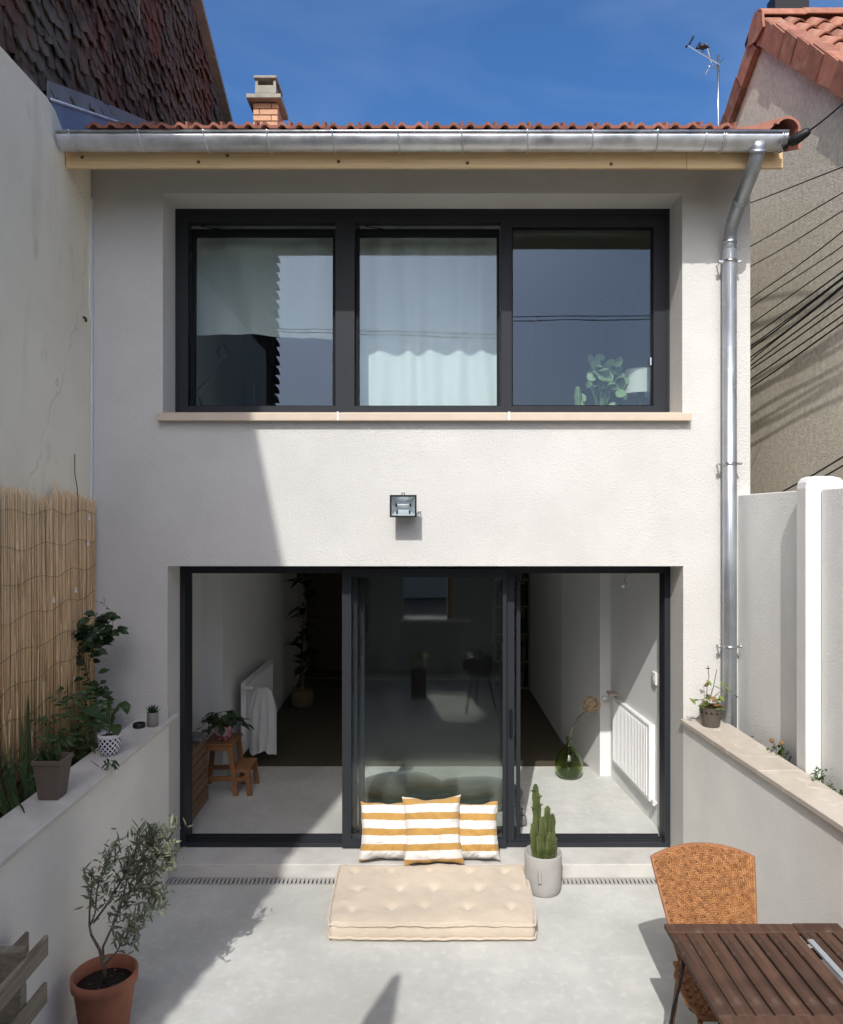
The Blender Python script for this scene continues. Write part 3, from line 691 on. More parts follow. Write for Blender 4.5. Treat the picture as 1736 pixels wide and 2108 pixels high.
# ---- garden wall on the right with its concrete post
gw = thing('garden_wall', (2.4, 5, 0), 'rough white garden wall behind the right planting bed, with a round-topped post', 'wall')
def gx(Y): return 2.335+.012*(D-Y)
def gpan(a, b, za, zb): return MB().poly([(gx(a),a,0),(gx(b),b,0),(gx(b),b,zb),(gx(a),a,za)], (.09,0,0))
mk('wall_panel', gpan(4.55, 5.545, 2.835, 2.825), gardenw, gw, bevel=.006); mk('wall_panel', gpan(2.5, 4.42, 2.84, 2.835), gardenw, gw, bevel=.006); mk('wall_panel', gpan(-.5, 2.49, 2.84, 2.84), gardenw, gw)
pp = [(2.262,0),(2.262,2.84),(2.268,2.875),(2.285,2.9),(2.32,2.912),(2.42,2.912),(2.47,2.90),(2.50,2.87),(2.50,0)]
mk('wall_post', MB().poly([(a,4.43,b) for a,b in pp], (0,.115,0)), postm, gw, bevel=.008)

# ---- right neighbour: roughcast gable, tiled roof
rn = thing('neighbour_house', (4.5, 6, 0), 'right neighbour house with beige roughcast gable and orange tiled roof', 'house')
ra, rb = (6.60, 6.92), .86                                # ridge Y, Z of wall, slope
def nz(Y): return 6.92-(6.60-Y)*.90 if Y < 6.6 else 6.92-(Y-6.6)*.64
mk('gable_wall', MB().poly([(3.0,-3,0),(3.0,8.3,0),(3.0,8.3,nz(8.3)),(3.0,6.6,nz(6.6)),(3.0,3.2,nz(3.2)),(3.0,-3,nz(3.2))], (5,0,0)), neigh, rn)
al = math.atan(.90); cs, sn = math.cos(al), math.sin(al)
def npt(x, s, u):                                        # s: distance down the near slope from ridge, u: lift
    return Vector((x, 6.6-s*cs-u*sn*1, 6.92-s*sn+u*cs))
mk('roof_deck', MB().poly([npt(2.966,-.02,.0), npt(2.966,4.6,.0), npt(2.966,4.6,.05), npt(2.966,-.02,.05)], (5,0,0)), cladback, rn)
nroof = mk('roof', MB().poly([(2.99,6.62,6.93),(2.99,8.7,6.93-2.08*.64),(2.99,8.7,7.02-2.08*.64),(2.99,6.62,7.02)], (5,0,0)), terra_new, rn)
def ntile():                                             # S-shaped pantile
    mb = MB(); nu = 12; W_, L_ = .21, .30
    def pr_(u): return .032*math.sin(2*math.pi*(u-.1))*(1 if u < .62 else .6)+.02
    n = nu+1
    for yy, lift in ((0, .03), (L_, 0)):
        for i in range(n): mb.v.append((i/nu*W_, yy, pr_(i/nu)+lift))
    for yy, lift in ((0, .03), (L_, 0)):
        for i in range(n): mb.v.append((i/nu*W_, yy, pr_(i/nu)+lift-.014))
    for i in range(nu): mb.f += [(i, i+1, n+i+1, n+i), (2*n+i, 2*n+i+1, i+1, i), (2*n+i+1, 2*n+i, 3*n+i, 3*n+i+1)]
    return mb
ntm = mesh_of(ntile(), terra_new, False)
eu = Matrix(((1,0,0),(0,cs,-sn),(0,sn,cs))).to_euler()
for r_ in range(12):
    for c_ in range(12):
        p = npt(3.10+c_*.205, .27*(r_+1)+.03, .055)
        mk('pantile', ntm, None, nroof, loc=p+Vector((0,0,R.uniform(-.003,.003))), rot=eu)
def vtile(s):                                            # verge tile: flat cheek and a small top
    mb = MB()
    def P(x, ss, u): return npt(x, ss, u)
    g = .012*((round(s*10)) % 2)
    mb.poly([P(2.948-g, s, -.10), P(2.948-g, s+.283, -.10+.012), P(2.948-g, s+.283, .085), P(2.948-g, s, .105)], (.016,0,0))
    mb.poly([P(2.965, s, .09), P(2.965, s+.283, .072), P(2.965, s+.283, .089), P(2.965, s, .107)], (.135,0,0)); return mb
for k in range(13): mk('verge_tile', vtile(.04+k*.27), terra_new, nroof)
def vtile2(s):
    mb = MB(); a2 = math.atan(.64); c2, s2 = math.cos(a2), math.sin(a2)
    def P(x, ss, u): return Vector((x, 6.6+ss*c2+u*s2, 6.92-ss*s2+u*c2))
    mb.poly([P(2.94, s, -.10), P(2.94, s+.36, -.09), P(2.94, s+.36, .09), P(2.94, s, .115)], (.05,0,0)); return mb
for k in range(5): mk('verge_tile', vtile2(.10+k*.35), terra_new, nroof)
for k in range(8):                                       # ridge tiles
    mb = MB(); x0 = 2.93+k*.37; prf = [(math.cos(math.pi*q/10)*.13, math.sin(math.pi*q/10)*.10) for q in range(11)]
    prf2 = [(a*.86, b*.82) for a, b in reversed(prf)]
    mb.poly([(x0, 6.6+a, 6.985+b+(.008 if k % 2 else 0)) for a, b in prf+prf2], (.385,0,0)); mk('ridge_tile', mb, terra_new, nroof)
mk('ridge_end', MB().poly([(2.925,6.6-.13,6.99),(2.925,6.6-.15,6.86),(2.925,6.6,6.83),(2.925,6.6+.15,6.87),(2.925,6.6+.13,6.99),(2.925,6.6,7.09)], (.02,0,0)), terra_new, nroof)
mk('roof_window', MB().poly([(2.99,6.75,7.10),(2.90,7.0,6.92),(3.05,6.95,7.25),(3.05,6.75,7.28)] if 0 else [(2.97,6.66,7.10),(2.97,6.90,6.95),(2.97,6.92,7.0),(2.97,6.70,7.14)], (1.1,0,0)), black, rn)
mk('vent_box', MB().box(3.13, 3.43, 6.66, 6.82, 7.09, 7.30), black, rn)

# ---- block behind, carrying the aerial (hidden by our roof from the patio)
bh = mk('rear_house', MB().box(4.2, 8.5, 13.8, 19, 0, 9.5), plaster, label='plain pale house standing behind the roof and under the aerial', cat='house')
ae = thing('tv_aerial', (5.94, 15, 9.5), 'silver television aerial on a mast above the roof line', 'aerial')
ax = (1479-CX)/F*15
top = at(1479, 112, 15)
mk('mast', MB().tube([(ax,15,9.5), top], .022, 8), chrome, ae, smooth=True)
bm0, bm1 = at(1428, 98, 14.6), at(1482, 132, 15.0)
mk('boom', MB().tube([at(1417,93,14.4), bm1], .016, 6), chrome, ae)
for (a, b, r_, y_) in (((1413,96),(1418,92),.02,14.4), ((1420,90),(1428,75),.02,14.4), ((1434,100),(1441,88),.02,14.6), ((1455,88),(1465,128),.020,14.8), ((1483,128),(1490,121),.016,15.1), ((1461,136),(1453,151),.016,14.9), ((1468,133),(1482,146),.014,15.0)):
    mk('aerial_rod', MB().tube([at(*a,y_), at(*b,y_+.25)], r_, 6), chrome if y_ > 14.7 else black, ae)
for k in range(7):
    p = at(1440-k*3.3, 160-k*-1.6 if 0 else 160+k*1.0, 15)
    mk('reflector_rod', MB().tube([at(1461-k*4, 138+k*4, 14.9), at(1469-k*4.5, 131+k*5.2, 15.3)], .006, 5), chrome, ae)
bd = MB(); bp_ = at(1447, 96, 14.62)
bd.ball(bp_, .062, 10, 8, (1.35, 1, .85)); bd.ball(bp_+Vector((.075, 0, -.002)), .036, 8, 6); bd.tube([bp_+Vector((.10,0,-.01)), bp_+Vector((.14,0,-.02))], [.014,.003], 6)
bd.tube([bp_+Vector((-.05,0,.0)), bp_+Vector((-.13,0,-.035))], [.035,.02], 6)
for s_ in (-.012, .02): bd.tube([bp_+Vector((s_,0,-.04)), bp_+Vector((s_+.008,0,-.11))], .006, 5)
mk('bird', bd, black, smooth=True, label='small black bird perched on the boom of the aerial', cat='bird')
# ================================================================= OVERHEAD CABLES
def cable(name, pts, r, label, group=None):
    return mk(name, MB().tube(pts, r, 6), cable_m, label=label, cat='cable', group=group, smooth=True)
def xat(x, y, X): Y = X*F/(x-CX); return Vector((X, Y, H-(y-CY)/F*Y))
lines = [  # right end (1736, y), left end (x, y), radius, X
 (337, 1560, 408, .0045, 2.70), (386, 1548, 500, .0045, 2.72), (420, 1548, 540, .0045, 2.74), (468, 1548, 610, .005, 2.70), (492, 1548, 625, .0045, 2.78),
 (526, 1548, 662, .0045, 2.72), (548, 1548, 688, .006, 2.74), (556, 1548, 703, .0055, 2.70), (566, 1548, 712, .007, 2.76), (575, 1548, 728, .0065, 2.70), (583, 1548, 738, .0055, 2.78),
 (600, 1548, 745, .006, 2.72), (612, 1548, 752, .006, 2.76), (640, 1548, 775, .006, 2.72), (652, 1548, 790, .0065, 2.76), (935, 1602, 1012, .006, 2.62), (948, 1625, 1012, .0055, 2.60)]
for i, (yr, xl, yl, r, X) in enumerate(lines):
    X += .15 if i < 15 else 0; a = xat(1736, yr, X); b = xat(xl, yl, X); d = (b-a)
    s0 = (a.y-2.6)/d.y; s1 = (8.2-a.y)/d.y
    pts = []
    for k in range(15):
        s = -s0+(s1+s0)*k/14; t = k/14
        p = a+d*s; p.z += -.07*math.sin(math.pi*t)**2*(.3+.5*((i*7) % 5)/5)+.003*math.sin(s*5+i); p.x += .004*math.sin(s*5+i*2); p.x += (2.985-p.x)*max(0, (4.7-p.y)/2.1)**1.5; p.x += (2.985-p.x)*max(0, (p.y-6.6)/1.6)
        pts.append(p)
    ORD = ('topmost', 'second', 'third', 'fourth', 'fifth', 'sixth', 'seventh', 'eighth', 'ninth', 'tenth', 'eleventh', 'twelfth', 'thirteenth', 'fourteenth', 'lowest')
    L = '%s black cable, counted from the top, slanting across the beige gable wall' % ORD[min(i, 14)]
    if i >= 15: L = ('upper', 'lower')[i-15]+' of two black cables just above the garden wall top'
    cable('overhead_cable', pts, r, L, 'low cables above the garden wall' if i >= 15 else 'black cables in front of the right gable')
# the clamp at the gutter end with its wire
ca, cb = at(1626, 294, 4.86), at(1668, 268, 4.78)
cl = thing('cable_clamp', ca, 'thick black cable clamp hooked beside the gutter end', 'cable clamp')
mk('clamp_body', MB().tube([ca, ca.lerp(cb, .3), ca.lerp(cb, .85), cb], [.030, .036, .027, .017], 10), black, cl, smooth=True)
mk('clamp_bracket', MB().tube([(2.405, 5.0, 5.16), ca+Vector((-.01,.05,-.01)), ca], .012, 6), darkmetal, cl)
far = at(1736, 213, 4.62); dv = (far-cb); cable('service_cable', [cb, cb+dv*.33+Vector((0,0,-.004)), cb+dv*.66+Vector((0,0,-.004)), far, far+dv*4], .006, 'thin black wire leading up right from the clamp at the gutter')
# thin wires crossing high behind (seen only in the window reflections)
for q, zz in enumerate((7.25, 7.32)):
    cable('rear_cable', [(-9, -6, zz+.5-q*.1), (-3, -6, zz+.1), (2, -6, zz-.05+q*.03), (7, -6, zz+.02), (12, -6, zz+.3)], .012, ('lower', 'upper')[q]+' of two thin cables high behind the patio, mirrored in the upper window', 'cables mirrored in the upper window')

# ================================================================= FLOODLIGHT
fx, fz, fy = -.131, 2.742, 5.40
fl = thing('floodlight', (fx, 5.545, fz), 'small black halogen floodlight mounted on the white wall', 'floodlight')
body = pane_wall(fx-.096, fx+.096, fz-.080, fz+.080, [(fx-.083, fx+.083, fz-.068, fz+.066)], fy-.03, fy-.012)
mk('housing_frame', body, black, fl, bevel=.002)
bk = MB(); a4 = [(-.088,-.0115,-.074),(.088,-.011,-.074),(.088,-.011,.074),(-.088,-.011,.074)]; b4 = [(-.05,.065,-.045),(.05,.065,-.045),(.05,.065,.045),(-.05,.065,.045)]
bk.v = [(fx+a, fy+b, fz+c) for a, b, c in a4+b4]; bk.f = [(0,1,5,4),(1,2,6,5),(2,3,7,6),(3,0,4,7),(4,5,6,7)]
mk('housing_shell', bk, black, fl)
rf = MB(); a4 = [(-.083,-.0135,-.068),(.083,-.0135,-.068),(.083,-.0135,.066),(-.083,-.0135,.066)]; b4 = [(-.048,.042,-.03),(.048,.042,-.03),(.048,.042,.035),(-.048,.042,.035)]
rf.v = [(fx+a, fy+b-.0035, fz+c) for a, b, c in a4+b4]; rf.f = [(0,4,5,1),(1,5,6,2),(2,6,7,3),(3,7,4,0),(4,7,6,5)]
mk('reflector', rf, reflector, fl)
mk('halogen_tube', MB().tube([(fx-.045,fy+.012,fz+.008),(fx+.045,fy+.012,fz+.008)], .006, 8), plasticw, fl, smooth=True)
mb = MB()
for s_ in (-.05, .05): mb.box(fx+s_-.006, fx+s_+.006, fy+.002, fy+.022, fz-.003, fz+.019)
mk('lamp_holder', mb, black, fl)
mk('front_glass', MB().box(fx-.083, fx+.083, fy-.026, fy-.024, fz-.068, fz+.066), lampglass, fl)
mk('clip_loop', MB().tube([(fx-.01,fy-.02,fz+.078),(fx-.008,fy-.02,fz+.094),(fx+.008,fy-.02,fz+.094),(fx+.01,fy-.02,fz+.078)], .0035, 6), black, fl)
mb = MB(); mb.box(fx-.05, fx-.04, fy+.0, D-.004, fz-.06, fz-.03); mb.box(fx+.04, fx+.05, fy+.0, D-.004, fz-.06, fz-.03); mb.box(fx-.05, fx+.09, fy+.05, D-.003, fz-.06, fz-.02)
mk('wall_bracket', mb, black, fl)
mk('lead', MB().tube([(fx+.09,5.47,fz-.05),(fx+.115,5.50,fz-.035),(fx+.12,5.535,fz-.028),(fx+.10,5.547,fz-.05)], .004, 6), plasticw, fl)

# ================================================================= REED SCREEN
rs = thing('reed_screen', (-2.38, 5, 1.0), 'straw coloured reed screen fixed to the lower part of the old left wall', 'screen')
mb = MB(); y = 3.7
while y < 5.52:
    xx = pxw(y)+.012+R.uniform(0, .02); rr = R.uniform(.002, .0045)
    tz = 2.80+.02*math.sin(y*9)+R.uniform(-.05, .035)+(.06 if R.random() < .05 else 0)-(.06 if R.random() < .08 else 0)
    if 4.86 < y < 4.93: tz += .07
    ln_ = R.uniform(-.010, .010); mid = R.uniform(-.006, .006)
    mb.tube([(xx, y, .98), (xx+R.uniform(0,.008), y+ln_*.5+mid, 1.9), (xx+.002, y+ln_, tz)], rr, 5)
    y += R.uniform(.0034, .0062)
for k in range(40):
    y = R.uniform(3.7, 5.5); z0 = R.uniform(1, 2.2); mb.tube([(pxw(y)+.038, y, z0), (pxw(y)+.04, y+R.uniform(-.05,.05), z0+R.uniform(.3,.6))], .004, 5)
mk('reeds', mb, reed, rs, kind='stuff', smooth=True)
for k, wz in enumerate((2.70, 2.50, 2.31, 2.11, 1.92, 1.74, 1.56, 1.40, 1.25)):
    pts = [(pxw(3.7+q*.1)+.044, 3.7+q*.1, wz-.006*k*(18-q)/6+.018*math.sin(q*1.3+k*1.1)+R.uniform(-.005,.005)) for q in range(19)]
    mk('binding_wire', MB().tube(pts, .0015, 4), wirem, rs)
for yy, zz in ((5.36, 2.66), (5.34, 2.48), (5.13, 2.17), (4.80, 2.14)):
    mk('paper_tag', MB().poly([(pxw(yy)+.05,yy-.012,zz-.02),(pxw(yy)+.055,yy+.012,zz-.015),(pxw(yy)+.05,yy+.01,zz+.016),(pxw(yy)+.052,yy-.006,zz+.02)], (.002,0,0)), plasticw, rs)
mk('dry_twig', MB().tube([(pxw(5.25)+.02,5.25,2.7),(pxw(5.2)+.03,5.21,2.86),(pxw(5.17)+.02,5.19,2.97),(pxw(5.17)+.02,5.19,3.1)], .0035, 5), bark, label='thin dry twig rising over the reed screen against the old wall', cat='twig')

# ================================================================= PLANTS IN THE LEFT BED
def leafy(parent, pts, m, n, L, W, spread=.05, droop=.2, stem=True, r=.004, name='stem', start=.15):
    pts = [Vector(p) for p in pts]
    if stem: mk(name, MB().tube(pts, [r*(1-.6*i/(len(pts)-1)) for i in range(len(pts))], 6), stem_m, parent, smooth=True)
    for k in range(n):
        t = start+(1-start)*(k+R.random()*.6)/n; f = min(t, .999)*(len(pts)-1); i = int(f); p = pts[i].lerp(pts[i+1], f-i)
        a = R.uniform(0, 2*math.pi); d = Vector((math.cos(a), math.sin(a), R.uniform(-.2, .7)-droop)); p = p+Vector((d.x, d.y, 0))*R.uniform(0, spread)
        l = L*R.uniform(.7, 1.2); leaf_ob(parent, p, d, Vector((R.uniform(-.5,.5), R.uniform(-1.6,-.2), .8)), l, l*W/L, m, .2)
cp = thing('climbing_plant', (-2.25, 5.2, 1.0), 'dark green climber reaching up the corner beside the reed screen', 'plant')
def c_(x, y, Y=5.2): return at(x, y, Y)
leafy(cp, [c_(190,1500), c_(186,1420), c_(182,1350), c_(185,1300), c_(200,1262), c_(222,1275)], darkleaf, 56, .066, .048, .065)
leafy(cp, [c_(182,1400), c_(172,1350), c_(165,1310), c_(150,1290), c_(140,1262)], darkleaf, 54, .066, .05, .07)
leafy(cp, [c_(184,1360), c_(200,1330), c_(215,1310), c_(228,1298), c_(238,1300)], darkleaf, 44, .072, .052, .045)
leafy(cp, [c_(183,1340), c_(170,1310), c_(155,1305), c_(140,1312)], darkleaf, 44, .072, .056, .05)
leafy(cp, [c_(190,1340), c_(205,1300), c_(224,1282), c_(234,1262)], darkleaf, 22, .068, .045, .035)
leafy(cp, [c_(232,1295), c_(233,1270), c_(226,1255), c_(214,1243), c_(196,1236)], darkleaf, 5, .030, .016, .01, r=.0025)
mk('tendril', MB().tube([c_(214,1243), c_(216,1236), c_(212,1230)], .0018, 4), stem_m, cp)
mk('support_cane', MB().tube([c_(180,1520,5.22), c_(187,1340,5.22)], .006, 6), reed, cp)
leafy(cp, [c_(192,1500), c_(200,1455), c_(197,1425), c_(206,1408)], darkleaf, 40, .07, .05, .06)
tp = thing('tomato_plant', (-2.25, 4.6, 1.0), 'feathery mid green tomato plants in the bed against the reed screen', 'plant')
for (x0, y0, Y) in ((150,1430,5.0), (175,1450,5.0), (110,1470,4.7), (140,1440,4.8), (195,1470,5.1), (165,1500,4.8), (200,1510,5.0), (120,1520,4.6)):
    b = Vector((-2.25+R.uniform(-.08,.1), Y, 1.0)); t = at(x0, y0, Y)
    leafy(tp, [b, b.lerp(t, .5)+rv(.03), t, t+rv(.07)], midleaf, 42, .07, .024, .12, .35, r=.004)
bl = thing('strap_plant', (-2.25, 4.3, 1.0), 'tall strap-leaved plant at the left edge behind the grey planter', 'plant')
for (xa, ya, Y, wd, ba) in ((58,1430,4.5,.035,-2.3), (45,1480,4.4,.03,-2.28), (20,1530,4.25,.03,-2.25), (0,1540,4.2,.03,-2.2), (35,1560,4.3,.03,-2.18), (62,1590,4.35,.028,-2.2), (10,1600,4.1,.03,-2.15), (-20,1560,4.1,.03,-2.2), (25,1630,4.1,.03,-2.12), (-8,1640,4.0,.03,-2.12)):
    t = at(xa, ya, Y); b = Vector((ba, Y-.04, 1.0)); m_ = b.lerp(t, .5)+Vector((-.02, 0, .02)); mb = MB()
    def fn(u, v, b=b, t=t, m_=m_, wd=wd):
        p = b*(1-v)**2+m_*2*v*(1-v)+t*v*v; s = (u-.5)*wd*(1-v)**.5*1.3
        return p+Vector((s*.5, s*.85, abs(u-.5)*wd*.3))
    mk('strap_leaf', mb.grid(fn, 2, 8), midleaf, bl, smooth=True)
for k in range(30):
    p = at(R.uniform(-5,110), R.uniform(1560,1660), 4.15); p.x = min(p.x, -2.12); leaf_ob(bl, p, rv()+Vector((0,0,.5)), (0,0,1), R.uniform(.06,.11), .02, darkleaf)
for (p0, p1, p2) in (((18,1640),(30,1668),(34,1722)), ((22,1650),(45,1655),(52,1680)), ((10,1655),(8,1680),(14,1700))):
    mb = MB(); a, b, c = at(*p0,4.0), at(*p1,3.86)+Vector((0,0,.02)), at(*p2,3.80)
    mk('strap_leaf', mb.grid(lambda u, v: (a*(1-v)**2+b*2*v*(1-v)+c*v*v)+Vector(((u-.5)*.025*(1-v*.8), 0, 0)), 2, 7), midleaf, bl, smooth=True)
for (p0, p1, p2) in (((142,1562),(180,1556),(204,1580)), ((120,1560),(160,1500),(205,1492)), ((196,1560),(215,1560),(232,1578))):
    mb = MB().tube(arc(at(*p0,4.75), at(*p1,4.7), at(*p2,4.5)), .004, 5); mk('stem', mb, stem_m, tp, smooth=True)
for k in range(14):
    p = at(R.uniform(212,240), R.uniform(1560,1582), 4.45); leaf_ob(tp, p, Vector((R.uniform(-.3,1), R.uniform(-.8,.3), -.3)), (0,0,1), .045, .018, midleaf)

# ================================================================= POTS ON THE LEFT COPING
CT = 1.1755
sp_ = thing('square_planter', (-1.975, 4.02, CT), 'tall square grey-brown plastic planter on the left coping', 'planter')
mb = MB(); c0 = (-1.975, 4.03)
def sq(hw, z): return [(c0[0]-hw, c0[1]-hw, z), (c0[0]+hw, c0[1]-hw, z), (c0[0]+hw, c0[1]+hw, z), (c0[0]-hw, c0[1]+hw, z)]
mb.v = sq(.052, CT)+sq(.072, CT+.19)+sq(.078, CT+.19)+sq(.078, CT+.215)+sq(.070, CT+.215)+sq(.066, CT+.17); mb.f = [(3,2,1,0)]
for L_ in range(5):
    for k in range(4): mb.f.append((L_*4+k, L_*4+(k+1) % 4, L_*4+4+(k+1) % 4, L_*4+4+k))
mb.f.append((20,21,22,23)); mk('planter_body', mb, taupe, sp_, bevel=.004)
for k in range(16): leaf_ob(sp_, Vector((c0[0]+R.uniform(-.05,.03), c0[1]+R.uniform(-.05,.05), CT+.17)), Vector((R.uniform(-.8,.3), R.uniform(-.5,.3), 1)), (1,0,.2), R.uniform(.07,.12), .035, midleaf)
for k in range(3): leaf_ob(sp_, Vector((c0[0]-.01, c0[1], CT+.17)), Vector((R.uniform(-.2,.6), R.uniform(-.3,.3), 1)), (1,0,.2), R.uniform(.16,.25), .03, midleaf)
bp2 = thing('patterned_pot', (-1.965, 4.74, CT), 'white pot with dark blue diamonds and a broad-leaved plant', 'plant pot')
mk('pot_body', MB().lathe([(.052,0),(.062,.03),(.070,.07),(.0735,.115),(.0735,.132),(.066,.134),(.064,.11)], (0,0,0), 32), lattice_m, bp2, smooth=True, loc=(-1.965,4.74,CT))
mk('soil', MB().tube([(-1.965,4.74,CT+.108),(-1.965,4.74,CT+.112)], .064, 20), soil, bp2)
pc = Vector((-1.965, 4.74, CT+.11))
def broad(parent, p, pts, W, m):
    pts = [Vector(q) for q in pts]
    def fn(u, v):
        f = min(v, .9999)*(len(pts)-1); i = int(f); c = pts[i].lerp(pts[i+1], f-i); d = (pts[i+1]-pts[i]).normalized(); s = d.cross(Vector((0,-.35,1))).normalized()
        ww = W*math.sin(math.pi*min(1, .06+v*.94))**.7
        return c+s*(u-.5)*ww+Vector((0,0,abs(u-.5)*ww*.25))
    mk('broad_leaf', MB().grid(fn, 4, 12), m, parent, smooth=True)
    mk('leaf_stalk', MB().tube([p, p.lerp(pts[0], .6)+Vector((0,0,.01)), pts[0]], .003, 5), stem_m, parent)
broad(bp2, pc, [at(228,1495,4.75), at(236,1468,4.75), at(250,1452,4.75), at(260,1456,4.74), at(262,1472,4.74)], .075, midleaf)
broad(bp2, pc, [at(222,1490,4.74), at(200,1472,4.72), at(175,1462,4.72), at(158,1462,4.72)], .075, darkleaf)
broad(bp2, pc, [at(228,1495,4.70), at(238,1500,4.66), at(243,1515,4.62)], .07, midleaf)
broad(bp2, pc, [at(224,1492,4.74), at(222,1470,4.74), at(226,1448,4.76), at(236,1440,4.76)], .03, midleaf)
broad(bp2, pc, [at(215,1500,4.72), at(190,1490,4.7), at(172,1495,4.68)], .06, darkleaf)
asht = mk('ashtray', MB().lathe([(.040,0),(.042,.004),(.042,.030),(.034,.031),(.030,.008)], (0,0,0), 24), black, loc=(-2.0,5.33,CT), label='small round black ashtray on the left coping', cat='ashtray', smooth=True)
su = thing('succulent_pot', (-1.915, 5.36, CT), 'tiny spiky succulent in a round grey pot at the wall corner', 'potted plant')
mk('pot_body', MB().lathe([(.034,0),(.038,.01),(.040,.10),(.034,.101),(.033,.085)], (-1.915,5.36,CT), 20), mat('sandblasted_glass_pot', (.20,.19,.17), .5, var=.2), su, smooth=True)
mk('soil', MB().tube([(-1.915,5.36,CT+.083),(-1.915,5.36,CT+.088)], .033, 14), soil, su)
for k in range(18):
    a = k*2.4; e = .35+.6*(k/18); d = Vector((math.cos(a)*(1.1-e), math.sin(a)*(1.1-e), e)).normalized(); p = Vector((-1.915,5.36,CT+.088))
    mk('spike_leaf', MB().tube([p, p+d*.03+Vector((0,0,.004)), p+d*(.065-.0007*k)+Vector((0,0,.01))], [.007,.006,.001], 5), darkleaf, su)

# ================================================================= RIGHT SIDE PLANTS
np_ = thing('nursery_pot', (2.06, 5.36, CT), 'smoky plastic pot with a half dry leafy plant on the travertine coping', 'potted plant')
mk('pot_body', MB().lathe([(.058,0),(.060,.006),(.080,.135),(.084,.137),(.080,.14),(.076,.12)], (2.06,5.36,CT), 12), clearpot, np_)
mk('soil', MB().tube([(2.06,5.36,CT+.10),(2.06,5.36,CT+.118)], .075, 14), soil, np_)
c0 = Vector((2.06,5.36,CT+.11))
for k in range(34):
    a = R.uniform(0, 6.28); d = Vector((math.cos(a), math.sin(a)*.8, R.uniform(-.1,.7))); L_ = R.uniform(.04,.065)
    leaf_ob(np_, c0+Vector((math.cos(a)*.06*R.random(), math.sin(a)*.05*R.random(), R.uniform(0,.08))), d, (0,-.3,1), L_, L_*.8, lightleaf if R.random() < .7 else deadleaf, .2)
for pts in ([(1455,1440),(1456,1415),(1460,1395),(1458,1370)], [(1462,1440),(1470,1410),(1476,1378)], [(1450,1440),(1432,1442),(1420,1438)], [(1465,1440),(1482,1425),(1500,1420),(1508,1425)]):
    P = [at(x, y, 5.36) for x, y in pts]; mk('stem', MB().tube(P, .0028, 5), bark, np_)
for (x, y, m) in ((1458,1378,deadleaf),(1455,1400,lightleaf),(1462,1405,deadleaf),(1456,1412,midleaf),(1422,1438,lightleaf),(1430,1442,lightleaf),(1484,1420,lightleaf),(1492,1415,lightleaf),(1503,1424,lightleaf),(1508,1430,lightleaf),(1480,1432,lightleaf),(1470,1434,deadleaf)):
    leaf_ob(np_, at(x, y, 5.34), rv()+Vector((0,-.6,0)), (0,0,1), .055, .044, m, .2)
def shrub(name, x, y, Y, w_, h_, n, m, label, L_=.04, flowers=0):
    t = thing(name, at(x, y, Y), label, 'shrub'); b = at(x, y, Y); b.z = 1.02
    mk('stems', MB().tube([b, b+Vector((.01,0,.15))], .006, 6).tube([b, b+Vector((-.05,.03,.14))], .004, 5).tube([b, b+Vector((.05,-.03,.14))], .004, 5), stem_m, t)
    for k in range(n):
        p = at(x+R.gauss(0,.45)*w_, y+R.uniform(-.5,.5)*h_, Y+R.uniform(-.05,.12)); leaf_ob(t, p, rv()+Vector((0,-.2,.5)), (0,0,1), L_*R.uniform(.7,1.3), L_*.5, m, .2)
    for k in range(flowers):
        p = at((1590, 1610)[k], (1525, 1530)[k], Y); mk('flower_head', MB().ball(p, .016, 7, 5), deadleaf, t); mk('flower_stalk', MB().tube([p, b+Vector((0,0,.1))], .002, 4), stem_m, t)
shrub('bed_shrub', 1608, 1560, 4.78, 26, 42, 75, midleaf, 'small bushy plant with two dry flower heads in the right bed', flowers=2)
shrub('bed_shrub', 1690, 1607, 4.3, 24, 46, 90, midleaf, 'low silvery green shrub in the right bed next to the garden wall post', .03)
shrub('bed_shrub', 1728, 1650, 4.15, 22, 46, 60, darkleaf, 'dark low shrub at the right edge behind the travertine coping', .04)
for k in range(14):
    p = at(1520+R.uniform(0,60), 1500, 5.1); p.z = 1.12+R.uniform(-.03,.03); p.x = 2.25+R.uniform(0,.07); p.y = R.uniform(4.9,5.4); 
    if k == 0: dl = thing('leaf_litter', p, 'few dry leaves lying in the bed beside the downpipe', 'dry leaves')
    leaf_ob(dl, p, rv(), (0,0,1), .05, .03, deadleaf)

